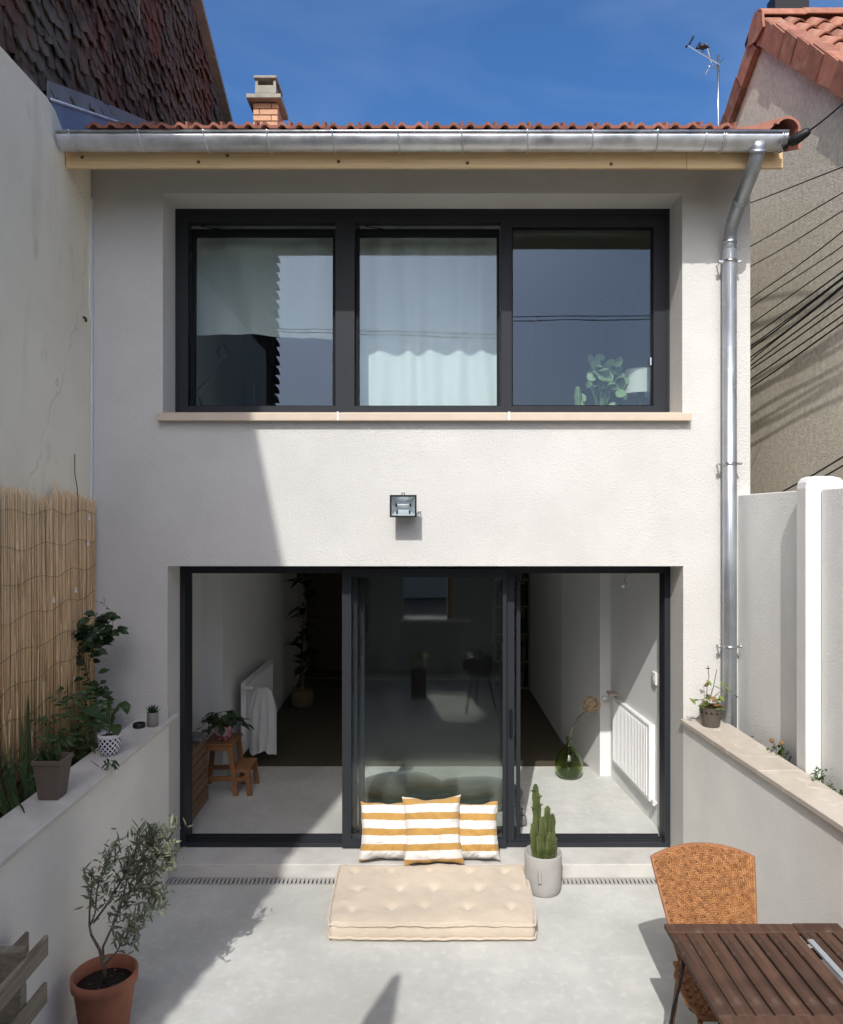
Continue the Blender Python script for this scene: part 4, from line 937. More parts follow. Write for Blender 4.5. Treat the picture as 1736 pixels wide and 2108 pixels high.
# ================================================================= MATTRESS AND CUSHIONS
def mattress():
    mb = MB(); nx, ny = 72, 44; x0, x1b, y0, y1 = -.578, .712, 4.735, 5.50; hz = .135
    tufts = [(-.6+1.2*(i+.5)/4+(.0), 4.74+.76*(j+.5)/3) for i in range(4) for j in range(3)]
    tufts = [(x0+(i+.5+R.uniform(-.10,.10)+(.12 if j % 2 else -.08))/5*1.29, y0+(j+.6+R.uniform(-.08,.08))/3*.765) for i in range(5) for j in range(3)]
    def top(u, v):
        x = x0+u*(x1b-x0); y = y0+v*(y1-y0); e = min(u*1.29, (1-u)*1.29, v*.765, (1-v)*.765)
        z = hz+.018*(1-math.exp(-e/.05))-.012
        for a, b in tufts:
            d2 = (x-a)**2+(y-b)**2; z -= .026*math.exp(-d2/.0009)+.010*math.exp(-d2/.008)
        z += .013*noise.noise(Vector((x*5, y*5, 1)))+.006*noise.noise(Vector((x*14, y*10, 4)))
        k = .012*noise.noise(Vector((x*5, y*5, 9)))
        # soft corners
        cx_, cy_ = abs(u-.5)*2, abs(v-.5)*2; s = 1-.022*(cx_*cy_)**6
        return Vector((x*s+.067*(1-s)+(.0 if 0 else -.012*v*(1 if x < 0 else 0)+.03*v*(1 if x > .3 else x/.3 if x > 0 else 0)), y, z+k*.3))
    mb.grid(top, nx, ny)
    edge = [(i/nx, 0) for i in range(nx)]+[(1, j/ny) for j in range(ny)]+[(1-i/nx, 1) for i in range(nx)]+[(0, 1-j/ny) for j in range(ny)]
    c = Vector((.067, 5.117, 0)); ring = [top(u, v) for u, v in edge]
    lev = [(1.0, .0), (.80, .012), (.5, .016), (.25, .012), (.03, .0)]; b = len(mb.v); n = len(ring)
    for f, o in lev:
        for i, p in enumerate(ring):
            d = Vector((p.x-c.x, p.y-c.y, 0)); dn = Vector((1 if abs(d.x)/.645 > abs(d.y)/.385 else 0, 0, 0)); 
            dn = Vector((math.copysign(1, d.x), 0, 0)) if abs(d.x)/.645 > abs(d.y)/.385 else Vector((0, math.copysign(1, d.y), 0))
            q = p+dn*(o+.004*noise.noise(Vector((p.x*9, p.y*9, f*5)))); mb.v.append((q.x, q.y, p.z*f))
    for L_ in range(len(lev)-1):
        for i in range(n): mb.f.append((b+L_*n+(i+1) % n, b+L_*n+i, b+(L_+1)*n+i, b+(L_+1)*n+(i+1) % n))
    return mb, ring, tufts
mb, ring, tufts = mattress()
mt = thing('floor_mattress', (.067, 5.1, 0), 'thick sand coloured tufted mattress lying on the concrete patio', 'mattress')
mk('mattress_body', mb, linen, mt, smooth=True)
for zf, nm in ((.86, 0), (.10, 1)):
    pts = []
    for p in ring[::2]:
        dn = Vector((p.x-.067, p.y-5.117, 0)).normalized(); pts.append(Vector((p.x, p.y, p.z*zf+(.012 if nm else 0)+.006*noise.noise(Vector((p.x*9,p.y*9,zf)))+.003*math.sin(p.x*60+p.y*47)))+dn*(.018+.004*noise.noise(Vector((p.x*12,p.y*12,3)))))
    mk('piping', MB().tube(pts, .0085, 6, close=True), linen, mt, smooth=True)
for a, b in tufts:
    mk('tuft_button', MB().ball((a, b, .108), .007, 6, 4, (1,1,.5)), linen, mt)
def pillow(x, Y, z, w_, h_, lean, yaw, roll, label, ph):
    mb = MB(); N_ = 36; T = .085
    for s_ in (1, -1):
        def fn(u, v):
            a, b = u*2-1, v*2-1
            pin = 1-.10*(1-b*b)*abs(a)**3; pinb = 1-.10*(1-a*a)*abs(b)**3
            t = T*(max(0, 1-a**4)*max(0, 1-b**4))**.55
            wr = .022*noise.noise(Vector((u*3+ph, v*3, s_)))+.012*noise.noise(Vector((u*7, v*9+ph, s_*3)))+.010*max(0, noise.noise(Vector((u*4-v*5, ph, v*2))))*abs(a*b)*3
            X_ = a*w_/2*pin+.006*noise.noise(Vector((v*5, ph, 2))); Z_ = b*h_/2*pinb+.012*noise.noise(Vector((u*4, ph, 7)))
            return (X_, -s_*(t+(wr if t > .005 else 0)), Z_)
        mb.grid(fn, N_, N_, flip=(s_ < 0))
    return mk('striped_cushion', mb, pillow_m, smooth=True, loc=(x, Y, z), rot=(lean, roll, yaw), label=label, cat='cushion', group='striped cushions on the mattress')
pillow(-.262, 5.66, .305, .41, .42, -.40, .10, .045, 'yellow and white striped cushion leaning at the left of three, lower than the middle one', 1.2)
pillow(.395, 5.665, .300, .38, .415, -.40, -.10, -.05, 'yellow and white striped cushion leaning at the right of three, beside the door post', 5.1)
pillow(.085, 5.60, .335, .445, .475, -.40, .02, -.025, 'tallest yellow and white striped cushion, in front of the two others', 9.3)

# ================================================================= CACTUS
cc = Vector((.868, 5.375, 0))
cpot = thing('cactus_pot', cc, 'round grey fibre-cement pot holding a tall columnar cactus', 'potted cactus')
mk('pot_body', MB().lathe([(.112,0),(.122,.012),(.128,.06),(.133,.27),(.131,.278),(.122,.278),(.119,.22)], cc, 40), greypot, cpot, smooth=True)
mk('pot_handle', MB().cbox(cc.x-.056, cc.x-.036, cc.y-.146, cc.y-.120, .115, .20, .003), greypot, cpot)
mk('soil', MB().tube([cc+Vector((0,0,.20)), cc+Vector((0,0,.215))], .118, 20), soil, cpot)
def cactus(b, h, r, lean=(0, 0), seg=1):
    mb = MB(); n = 12; m_ = 22; B = len(mb.v)
    for i in range(m_+1):
        t = i/m_; rr = r*(.75+.35*math.sin(math.pi*min(1, t*1.1))**.5)*(1 if t < .93 else math.sqrt(max(0, 1-((t-.93)/.075)**2)))+.001
        rr *= 1+.10*math.sin(t*h*70)
        for k in range(n):
            a = 2*math.pi*k/n; q = rr*(1.0+(.42 if k % 3 == 0 else -.22))
            mb.v.append((b[0]+lean[0]*t+q*math.cos(a), b[1]+lean[1]*t+q*math.sin(a), b[2]+h*t))
    for i in range(m_):
        for k in range(n): mb.f.append((B+i*n+k, B+i*n+(k+1) % n, B+(i+1)*n+(k+1) % n, B+(i+1)*n+k))
    return mb
for (dx, dy, h, r, lx, ly) in ((-.028,-.01,.56,.020,-.028,0), (.02,0,.40,.018,.012,0), (.0,-.03,.33,.018,-.01,-.01), (.045,-.01,.35,.018,.02,0), (-.05,.0,.28,.018,-.02,0), (.03,-.04,.24,.017,.015,-.02), (-.02,-.045,.22,.017,-.01,-.02), (.01,.04,.30,.017,.0,.02), (.055,-.03,.20,.015,.02,-.01)):
    stem = mk('cactus_stem', cactus(cc+Vector((dx, dy, .20)), h, r, (lx, ly)), cactus_m, cpot, smooth=False)
    mb = MB(); z = .05
    while z < h-.01:
        for k in (0, 3, 6, 9):
            a = 2*math.pi*k/12; p = cc+Vector((dx+lx*z/h+r*1.38*math.cos(a), dy+ly*z/h+r*1.38*math.sin(a), .20+z)); mb.ball(p, .0032, 5, 3)
        z += .022
    mk('areoles', mb, cactus_rib, stem, kind='stuff')
for (dz, a) in ((.38, 3.0), (.40, .2), (.50, 2.6), (.30, .4), (.46, -.3)):
    p = cc+Vector((-.028-.028*dz/.56, -.01, .20+dz)); d = Vector((math.cos(a), -.3, .5)); mk('cactus_bud', MB().tube([p+d*.015, p+d*.035, p+d*.045], [.007,.008,.002], 6), cactus_m, cpot, smooth=True)

# ================================================================= OLIVE TREE IN TERRACOTTA POT
oc = Vector((-1.635, 3.885, 0))
op = thing('olive_tree', oc, 'young olive tree leaning out of a large terracotta pot', 'potted tree')
mk('pot_body', MB().lathe([(.108,0),(.115,.01),(.150,.27),(.153,.272),(.162,.276),(.164,.325),(.158,.33),(.150,.328),(.146,.26),(.140,.22)], oc, 44), claypot, op, smooth=True)
mk('soil', MB().lathe([(.143,.245),(.143,.262),(.07,.272),(.01,.275)], oc, 24), soil, op, smooth=True)
mb = MB()
for k in range(9): a = R.uniform(0, 6.28); q = R.uniform(.02,.12); mb.ball(oc+Vector((q*math.cos(a), q*math.sin(a), .27)), R.uniform(.003,.006), 6, 4)
mk('pebble', mb, stonegrey, op, kind='stuff')
def o_(x, y, Y): return at(x, y, 3.86+(Y-4.0)*.35)
br = [([oc+Vector((.0,0,.25)), o_(215,1990,3.90), o_(205,1955,3.92), o_(188,1925,3.95), o_(184,1905,3.97)], .011),
      ([o_(184,1905,3.97), o_(185,1860,4.0), o_(190,1820,4.0), o_(186,1790,4.02)], .005),
      ([o_(186,1905,3.97), o_(196,1880,4.0), o_(200,1830,4.05), o_(215,1780,4.1), o_(240,1735,4.1)], .005),
      ([o_(192,1900,3.97), o_(215,1870,4.05), o_(240,1830,4.1), o_(262,1790,4.15), o_(282,1745,4.2), o_(285,1705,4.2)], .006),
      ([o_(214,1990,3.90), o_(212,1950,3.95), o_(235,1900,4.05), o_(250,1860,4.1), o_(272,1830,4.15), o_(310,1790,4.2), o_(340,1740,4.25), o_(362,1700,4.28)], .0065),
      ([o_(250,1860,4.1), o_(262,1810,4.15), o_(290,1770,4.25), o_(310,1735,4.3), o_(318,1712,4.3)], .005),
      ([o_(216,1985,3.9), o_(240,1960,3.95), o_(258,1930,4.0), o_(278,1900,4.0), o_(300,1880,4.02)], .005),
      ([o_(272,1830,4.15), o_(300,1830,4.2), o_(320,1850,4.2), o_(330,1870,4.2)], .004),
      ([o_(300,1800,4.2), o_(325,1790,4.25), o_(345,1775,4.3), o_(352,1750,4.3)], .004),
      ([o_(240,1900,4.0), o_(262,1890,4.0), o_(285,1920,3.98), o_(275,1950,3.96)], .003)]
for pts, r in br:
    mk('branch', MB().tube(pts, [r*(1-.55*i/(len(pts)-1)) for i in range(len(pts))], 7), bark, op, smooth=True)
def olive_leaves(pts, n, start=.25):
    pts = [Vector(p) for p in pts]
    for k in range(n):
        t = start+(1-start)*(k+.5)/n; f = min(t, .999)*(len(pts)-1); i = int(f); p = pts[i].lerp(pts[i+1], f-i); d = (pts[i+1]-pts[i]).normalized()
        for s_ in (1, -1):
            sd = (d.cross(rv()).normalized()); q = p+rv(.02); yield q, (d*.75+sd*.9*s_+Vector((0,0,.1)))
ol = []
ol += list(olive_leaves(br[1][0], 9, .55)); ol += list(olive_leaves(br[2][0], 13, .35)); ol += list(olive_leaves(br[3][0], 26, .28)); ol += list(olive_leaves(br[4][0], 34, .35))
ol += list(olive_leaves(br[5][0], 20, .2)); ol += list(olive_leaves(br[6][0], 17, .3)); ol += list(olive_leaves(br[7][0], 15, .15)); ol += list(olive_leaves(br[8][0], 9, .1)); ol += list(olive_leaves(br[9][0], 6, .2))
for p, d in ol[:298]: leaf_ob(op, p, d, rv()+Vector((0,0,1)), R.uniform(.050,.080), .014, olive_l, .12, fold=.05)
mb = MB()                                                # finer inner twigs and leaves
for k in range(900):
    pts, r = R.choice(br[2:9]+br[4:6]); f = R.uniform(.3, .98)*(len(pts)-1); i = int(f); p = Vector(pts[i]).lerp(Vector(pts[i+1]), f-i)+Vector((R.gauss(0,.028), R.gauss(0,.035), R.gauss(0,.028)))
    L_ = R.uniform(.04,.065); mb.leaf(p, rv()+Vector((.2,0,.6)), rv(), L_, L_*.24, .1, .05)
mk('leaves', mb, olive_l, op, kind='stuff', smooth=True)

# ================================================================= WEATHERED SLATTED RACK, LOWER LEFT
wr = thing('slatted_rack', (-1.7, 3.0, 0), 'weathered grey wooden slat rack at the lower left corner of the patio', 'rack')
for (z0, z1, ye) in ((.775, .865, 3.27), (.575, .665, 3.262), (.375, .465, 3.25), (.175, .265, 3.26)):
    mk('slat', MB().cbox(-1.638, -1.620, 1.6, ye, z0, z1, .003), greyw, wr)
mk('slat', MB().cbox(-1.80, -1.782, 1.6, 3.42, .70, .795, .003), greyw, wr); mk('slat', MB().cbox(-1.80, -1.782, 1.6, 3.40, .48, .57, .003), greyw, wr)
for yy in (3.08, 1.9): mk('rack_post', MB().cbox(-1.78, -1.640, yy, yy+.045, 0, .90, .003), greyw, wr)
pl = thing('loose_plank', (-1.7, 3.7, 0), 'weathered plank lying on the ground between rack and terracotta pot', 'plank')
mk('plank', MB().cbox(-1.84, -1.70, 2.6, 3.83, .0, .03, .003), greyw, pl)

# ================================================================= RATTAN CHAIR
rc = thing('rattan_chair', (1.5, 3.8, 0), 'honey coloured woven rattan chair pushed under the slatted table', 'chair')
def back(u, v):
    """u -1..1 across, v 0..1 up"""
    wdt = .190+(.270-.190)*v**.9; topz = .915-.052*abs(u)**2.0
    z = .46+(topz-.46)*v; y = 3.76+.24*v+.035*(1-u*u)
    return Vector((1.483+.013*v+u*wdt, y, z))
def weave(sf, nu, nv, m, parent, name, lift=.006, flip=1):
    mb = MB()
    def nrm(u, v):
        e = .01; a = sf(min(1, u+e), v)-sf(max(-1, u-e), v); b = sf(u, min(1, v+e))-sf(u, max(0, v-e)); return a.cross(b).normalized()*flip
    def strip(u0, u1, v0, v1, along):
        b = len(mb.v)
        for i, s in enumerate((0, .25, .75, 1)):
            for j, t in enumerate((.12, .5, .88)):
                u, v = (u0+(u1-u0)*s, v0+(v1-v0)*t) if along == 'u' else (u0+(u1-u0)*t, v0+(v1-v0)*s)
                p = sf(u, v); h = lift*(0.05 if s in (0, 1) else 1)*(.55 if j != 1 else 1)
                mb.v.append(tuple(p+nrm(u, v)*h))
        for i in range(3):
            for j in range(2):
                a = b+i*3+j; mb.f.append((a, a+1, a+4, a+3))
    def W_(i, j): return ((j+i if (i//7) % 2 else j-i) % 4) < 2
    for i in range(nu):
        for j in range(nv):
            du, dv = 2/nu, 1/nv; u0, v0 = -1+i*du, j*dv
            if W_(i, j) and not W_(i-1, j):
                n_ = 2 if W_(i+1, j) else 1; strip(u0-.15*du if i else u0, min(1, u0+(n_+.15)*du), v0, v0+dv, 'u')
            if not W_(i, j) and (j == 0 or W_(i, j-1)):
                n_ = 2 if not W_(i, j+1) else 1; strip(u0, u0+du, max(0, v0-.15*dv), min(1, v0+(n_+.15)*dv), 'v')
    for i in range(0):
        for j in range(nv):
            ph = i+j if (j//6) % 2 == 0 else i-j
            du, dv = 2/nu, 1/nv; u0, v0 = -1+i*du, j*dv
            if ph % 4 == 0 and i < nu-1: strip(u0-.1*du, min(1, u0+2.1*du), v0, v0+dv, 'u')
            if (i-j if (j//6) % 2 == 0 else i+j) % 4 == 2 or (ph % 4 == 2): strip(u0, u0+du, max(0, v0-.3*dv), min(1, v0+1.7*dv), 'v')
    return mk(name, mb, m, parent, kind='stuff')
mb = MB(); mb.grid(lambda u, v: back(u*2-1, v), 16, 12); mb.grid(lambda u, v: back(u*2-1, v)+Vector((0,.02,0)), 16, 12, flip=True)
mk('backrest', mb, rattan_dark, rc, smooth=True)
weave(back, 50, 48, rattan, rc, 'woven_cane', flip=-1 if (back(.1,.5)-back(0,.5)).cross(back(0,.6)-back(0,.5)).y > 0 else 1)
rim = [back(-1, k/12) for k in range(13)]+[back(-1+k/12, 1) for k in range(1, 24)]+[back(1, 1-k/12) for k in range(13)]
mk('backrest_rim', MB().tube([p+Vector((0,.008,0)) for p in rim], .010, 8), rattan_rim, rc, smooth=True)
def seat(u, v):
    y = 3.36+.40*v; wd = .265-.03*v; f = 1-.12*max(0, abs(u)-.8)/.2*(1 if v > .8 or v < .2 else .2)
    return Vector((1.475+u*wd*f, y, .455-.012*(1-u*u)*math.sin(math.pi*v)))
mb = MB(); mb.grid(lambda u, v: seat(u*2-1, v), 10, 10); mb.grid(lambda u, v: seat(u*2-1, v)-Vector((0,0,.03)), 10, 10, flip=True)
mk('seat', mb, rattan_dark, rc); weave(seat, 40, 32, rattan, rc, 'woven_seat', flip=1 if (seat(.1,.5)-seat(0,.5)).cross(seat(0,.6)-seat(0,.5)).z > 0 else -1)
sr = [seat(math.cos(a), .5+.5*math.sin(a)) for a in []] or [seat(-1,k/8) for k in range(9)]+[seat(-1+k/4,1) for k in range(1,8)]+[seat(1,1-k/8) for k in range(9)]+[seat(1-k/4,0) for k in range(1,8)]
mk('seat_rim', MB().tube([p-Vector((0,0,.012)) for p in sr], .014, 8, close=True), rattan_rim, rc, smooth=True)
for sx in (-1, 1):
    mk('leg', MB().tube([(1.475+sx*.215,3.40,.44),(1.475+sx*.235,3.38,0)], .013, 8), rattan_rim, rc, smooth=True)
    mk('leg', MB().tube([(1.475+sx*.18,3.76,.46),(1.475+sx*.20,3.86,0)], .013, 8), rattan_rim, rc, smooth=True)

# ================================================================= SLATTED TABLE
tb = thing('slatted_table', (1.6, 3.2, 0), 'dark hardwood slatted folding table against the right low wall', 'table')
T0, T1 = .716, .740
def slat(x0, x1, y0, y1, z0=T0, z1=T1, name='table_slat', tilt=0):
    return mk(name, MB().cbox(0, x1-x0, 0, y1-y0, 0, z1-z0, .0025), tablew, tb, loc=(x0, y0, z0), rot=(0, 0, tilt))
slat(1.155, 1.762, 3.512, 3.585, name='end_rail'); slat(1.766, 1.985, 3.516, 3.590, name='end_rail')
slat(1.155, 1.762, 2.86, 2.932, name='end_rail'); slat(1.766, 2.03, 2.86, 2.932, name='end_rail')
xs = 1.155
for k in range(8):
    g = (.005, .006, .010, .012, .012, .012, .013, .012)[k]; slat(xs, xs+.0757-g, 2.934, 3.510); xs += .0757
xs = 1.768
for k in range(3):
    slat(xs+(.030 if k == 0 else 0), xs+.0757-.011, 2.934, 3.514); xs += .0757
slat(1.768, 1.797, 3.452, 3.514, name='end_block'); mk('metal_strip', MB().cbox(1.768, 1.795, 2.95, 3.45, .730, .7425, .001), mat('brushed_strip', (.42,.46,.48), .45, metal=.3), tb)
for yy in (3.06, 3.38): mk('batten', MB().box(1.17, 1.97, yy, yy+.045, .690, .7155), tablew, tb)
def fleg(x):
    a = MB().tube([(x,3.36,.70),(x,3.42,.55),(x,3.50,.40),(x-.004,3.56,.2),(x-.01,3.62,.0)], .0085, 8)
    b = MB().tube([(x+.018,3.00,.70),(x+.018,3.0,.45),(x+.012,2.94,.2),(x+.008,2.88,0)], .0085, 8)
    mk('leg', a, darkmetal, tb, smooth=True); mk('leg', b, darkmetal, tb, smooth=True)
fleg(1.172); fleg(1.96)
mk('leg_brace', MB().tube([(1.18,3.55,.25),(1.96,3.55,.25)], .007, 6), darkmetal, tb, smooth=True)
# ================================================================= INSIDE, GROUND FLOOR
def radiator(name, x0, x1, ya, yb, z0, z1, side, label, fins):
    """panel on a wall; x0/x1 = face x at ya/yb; side +1: wall lies to +X"""
    t = thing(name, ((x0+x1)/2, (ya+yb)/2, z0), label, 'radiator'); d = .055*side
    mk('panel', MB().poly([(x0,ya,z0),(x1,yb,z0),(x1+d,yb,z0),(x0+d,ya,z0)], (0,0,z1-z0)), radm, t, bevel=.008)
    mb = MB(); n = fins
    for k in range(n):
        s = (k+.5)/n*.93+.035; x = x0+(x1-x0)*s; y = ya+(yb-ya)*s; mb.box(x-(.009 if side > 0 else -.001), x+(.009 if side < 0 else -.001), y-.008, y+.008, z0+.035, z1-.035)
    mk('fins', mb, radm, t, kind='stuff')
    mb = MB(); xr = x0 if ya < yb else x1; yn = min(ya, yb); mb.tube([(xr+.03*side, yn-.10, z0+.03), (xr+.03*side, yn-.02, z0+.03)], .010, 8); mb.box(xr+.01*side-.012, xr+.01*side+.012, yn-.11, yn-.06, z0+.01, z0+.05)
    mk('valve', mb, plasticw, t)
    yf = max(ya, yb); xf = x1 if yb > ya else x0
    hx = (xf+.02*side, yf+.06) if side > 0 else (xr+.02*side, yn-.03)
    mb = MB().tube([(hx[0]-.035 if side > 0 else hx[0]+.0, hx[1], z1-.04), (hx[0]-.10*side, hx[1], z1-.04)], [.016,.020], 12)
    mb.tube([(hx[0]+.0, hx[1], z1-.04), (hx[0], hx[1], z1-.12)], .009, 6)
    mk('thermostat_knob', mb, plasticw, t, smooth=True)
    return t
radiator('radiator', 1.895, 1.842, 6.27, 7.28, .285, .925, 1, 'sunlit white ribbed radiator on the wall right of the open doorway', 24)
radiator('radiator', -1.785, -1.745, 7.66, 8.86, .26, .96, -1, 'shaded white radiator on the far left wall inside, behind the step stool', 26)
mk('towel_bar', MB().box(1.80, 1.93, 7.18, 7.32, .945, .965), coping_r, label='small beige tray lying on the rear end of the sunlit radiator', cat='tray')
sw = thing('light_switch', (1.93, 6.22, 1.3), 'white light switch on the sunlit inner wall above the radiator', 'light switch')
mk('switch_plate', MB().cbox(1.925, 1.955, 6.20, 6.30, 1.27, 1.37, .004), plasticw, sw); mk('rocker', MB().box(1.921, 1.9245, 6.225, 6.275, 1.30, 1.345), plasticw, sw)
spt = thing('spotlight', (1.86, 7.0, 2.0), 'small chrome spotlight high on the inner right wall', 'spotlight')
spx = at(1284, 1203, 6.7)
mk('spot_head', MB().ball(spx, .032, 12, 8), reflector, spt, smooth=True); mk('spot_arm', MB().tube([spx, at(1290,1180,6.75), at(1300,1180,6.8)+Vector((.03,0,0))], .006, 6), chrome, spt)
# cloth hanging from the left radiator
def cl_fn(u, v):
    z = .93-.66*v; w_ = .09+.19*min(1, v*3.2)**.6; y = 7.56+.01; x = -1.60+(u-.5)*w_
    return Vector((x, y+.022*math.sin(u*22+v*2)*min(1, v*2)+.015*noise.noise(Vector((u*5, v*5, 0)))+.05*abs(u-.5), z-.02*math.sin(u*9)*(v > .95)))
mk('hanging_shirt', MB().grid(cl_fn, 30, 24), cloth, smooth=True, label='white cotton shirt hanging from the shaded radiator inside', cat='shirt')
# step stool
st = thing('step_stool', (-1.8, 7.05, .1), 'wooden step stool just inside the left opening', 'stool')
mk('top_board', MB().cbox(-2.005, -1.715, 6.88, 7.23, .555, .580, .004), oak, st)
mk('step_board', MB().cbox(-1.745, -1.575, 6.88, 7.23, .318, .342, .004), oak, st)
for yy in (6.885, 7.195):
    for (xa, xb, zt) in ((-1.985, -2.035, .553), (-1.755, -1.70, .553), (-1.60, -1.575, .316)):
        mk('leg', MB().poly([(xa-.022,yy,zt),(xa+.022,yy,zt),(xb+.022,yy,.10),(xb-.022,yy,.10)], (0,.03,0)), oak, st, bevel=.002)
    mk('rail', MB().cbox(-2.00, -1.60, yy+.002, yy+.028, .235, .275, .002), oak, st)
    mk('rail', MB().cbox(-1.96, -1.78, yy+.002, yy+.028, .515, .552, .002), oak, st)
fp = thing('flower_pot', (-1.85, 7.05, .58), 'pink and white patterned pot with a dark leafy plant on the stool', 'potted plant')
mk('pot_body', MB().lathe([(.055,0),(.068,.02),(.088,.135),(.090,.14),(.083,.14),(.078,.11)], (-1.845,7.02,.581), 24), pinkpot, fp, smooth=True)
mk('soil', MB().tube([(-1.845,7.02,.69),(-1.845,7.02,.695)], .078, 14), soil, fp)
for k in range(80):
    a = R.uniform(0, 6.28); q = R.uniform(.03, .20); p = Vector((-1.845+q*math.cos(a)*1.05, 7.02+q*math.sin(a)*.8, .80-q*q*2.6+R.uniform(-.02,.05)))
    leaf_ob(fp, p, Vector((math.cos(a), math.sin(a), R.uniform(-.7,.1))), (0,0,1), R.uniform(.07,.10), .065, darkleaf, .3)
mb = MB()
for k in range(12): a = k*.52; mb.tube([(-1.845,7.02,.69), (-1.845+.09*math.cos(a), 7.02+.08*math.sin(a), .80), (-1.845+.16*math.cos(a), 7.02+.13*math.sin(a), .77)], .003, 4)
mk('stems', mb, stem_m, fp)
for k, (z0, z1, y1_) in enumerate(((.10,.25,6.80),(.253,.40,6.78),(.403,.55,6.79),(.553,.70,6.72))):
    c = thing('wooden_crate', (-2.03, 6.5, z0), ('slatted wooden crate at the very bottom of the stack by the left door jamb', 'second wooden crate from the floor in the stack by the left door jamb', 'third wooden crate from the floor in the stack by the left door jamb', 'topmost wooden crate of the stack by the left door jamb')[k], 'crate', 'wooden crates stacked inside the door')
    for q in range(2):
        mk('crate_slat', MB().cbox(-1.935, -1.925, 6.10, y1_, z0+.005+q*.07, z0+.068+q*.07, .002), cardboard, c)
        mk('crate_slat', MB().cbox(-2.13, -1.937, 6.09, 6.10, z0+.005+q*.07, z0+.068+q*.07, .001), cardboard, c)
    mk('crate_box', MB().box(-2.13, -1.937, 6.102, y1_, z0+.004, z1-.004), cardboard, c)
mk('paper_bag', MB().poly([(-2.10,6.14,.703),(-1.96,6.14,.703),(-1.965,6.15,.95),(-2.09,6.15,.97)], (0,.22,0)), cardboard, bevel=.01, label='brown paper bag standing on the topmost wooden crate', cat='paper bag')
mk('folded_sack', MB().cbox(-2.06, -1.90, 6.50, 6.71, .703, .745, .015), stonegrey, label='grey folded sack lying on the wooden crates', cat='sack')
# rubber plant in a basket, ladder and shelves at the back
bk_ = thing('rubber_plant', (-1.6, 10.1, .1), 'tall dark-leaved plant in a two-tone basket deep inside the room', 'potted plant')
mk('basket', MB().lathe([(.13,0),(.15,.05),(.15,.20),(.14,.22),(.13,.2)], (-1.6,10.1,.101), 24), basket, bk_, smooth=True)
mk('stem', MB().tube([(-1.6,10.1,.2),(-1.58,10.1,.9),(-1.55,10.1,1.6)], .02, 6), bark, bk_)
for k in range(60):
    z = R.uniform(.5, 2.0); a = R.uniform(0, 6.28); leaf_ob(bk_, Vector((-1.57,10.1,z)), Vector((math.cos(a), math.sin(a), R.uniform(-.3,.6))), (0,0,1), R.uniform(.22,.34), .13, darkleaf, .3)
ld = thing('wooden_ladder', (-1.35, 11.3, .1), 'wooden ladder leaning at the back of the dark room', 'ladder')
dimwood = mat('dark_ladder_wood', (.10, .06, .035), .8)
for xx in (-1.75, -1.05): mk('rail', MB().tube([(xx,10.9,.1),(xx,11.9,2.5)], .03, 6), dimwood, ld)
for k in range(9): t = (k+.7)/9.5; mk('rung', MB().tube([(-1.75,10.9+t,.1+2.4*t),(-1.05,10.9+t,.1+2.4*t)], .018, 6), dimwood, ld)
bs = thing('bookshelf', (1.3, 11.3, .1), 'pale shelves with dark objects far back on the right inside', 'shelf')
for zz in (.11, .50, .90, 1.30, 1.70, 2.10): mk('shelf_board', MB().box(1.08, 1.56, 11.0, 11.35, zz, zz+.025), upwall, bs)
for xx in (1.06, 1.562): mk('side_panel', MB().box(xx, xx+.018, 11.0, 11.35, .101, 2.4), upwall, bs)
for k, zz in enumerate((.135, .525, .925, 1.325, 1.725)):
    bks = thing('book_row', (1.3, 11.1, zz), ('row of dark books on the bottom shelf far inside', 'row of dark books on the second shelf from the floor inside', 'row of dark books on the middle shelf far inside', 'row of dark books on the fourth shelf from the floor inside', 'row of dark books on the top shelf far inside')[k], 'books', 'books on the shelves inside')
    x = 1.10
    while x < 1.50: w_ = R.uniform(.02,.05); mk('book', MB().box(x, x+w_-.002, 11.02, 11.25, zz, zz+R.uniform(.18,.30)), R.choice([taupe, black, darkleaf, pinkpot]), bks); x += w_
# demijohn with dried hydrangea
dc = Vector((1.445, 7.38, .101))
dj = thing('glass_demijohn', dc, 'round green glass demijohn vase holding one dried stem on the sunlit floor', 'vase')
prof = [(.03,0),(.085,.004),(.115,.03),(.135,.09),(.134,.14),(.112,.21),(.07,.27),(.032,.312),(.022,.335),(.022,.375),(.028,.38),(.028,.392)]
inn = [(max(r-.0035, .004), z+(.005 if i == 0 else 0)) for i, (r, z) in enumerate(prof)]
mb = MB(); n = 40; full = prof+[(r, z-.001) for r, z in reversed(inn)]
mb.lathe(full, dc, n); mb.f = mb.f[:-2]; 
b = len(mb.v); mb.v.append(tuple(dc)); mb.v.append(tuple(dc+Vector((0,0,.0045))))
for k in range(n): mb.f.append(((k+1) % n, k, b)); q = (len(full)-1)*n; mb.f.append((q+k, q+(k+1) % n, b+1))
mk('glass_body', mb, greenglass, dj, smooth=True)
hy = thing('dried_hydrangea', dc+Vector((0,0,.1)), 'single dried brown hydrangea head on a curved stem in the green vase', 'dried flower')
hp = [dc+Vector((-.03,0,.02)), at(1172,1540,7.38), at(1176,1505,7.36), at(1190,1478,7.34), at(1205,1465,7.32)]
mk('stem', MB().tube(hp, [.006,.006,.0055,.005,.004], 6), bark, hy, smooth=True)
hc = at(1217,1450,7.30)
mb = MB()
for k in range(230):
    d = rv().normalized(); p = hc+Vector((d.x*.088, d.y*.088, d.z*.085))*R.uniform(.75,1.0); u_ = d.orthogonal().normalized()
    mb.leaf(p, u_+d*.3, d, .026, .020, .1, .1)
mk('petals', mb, dried, hy, kind='stuff')
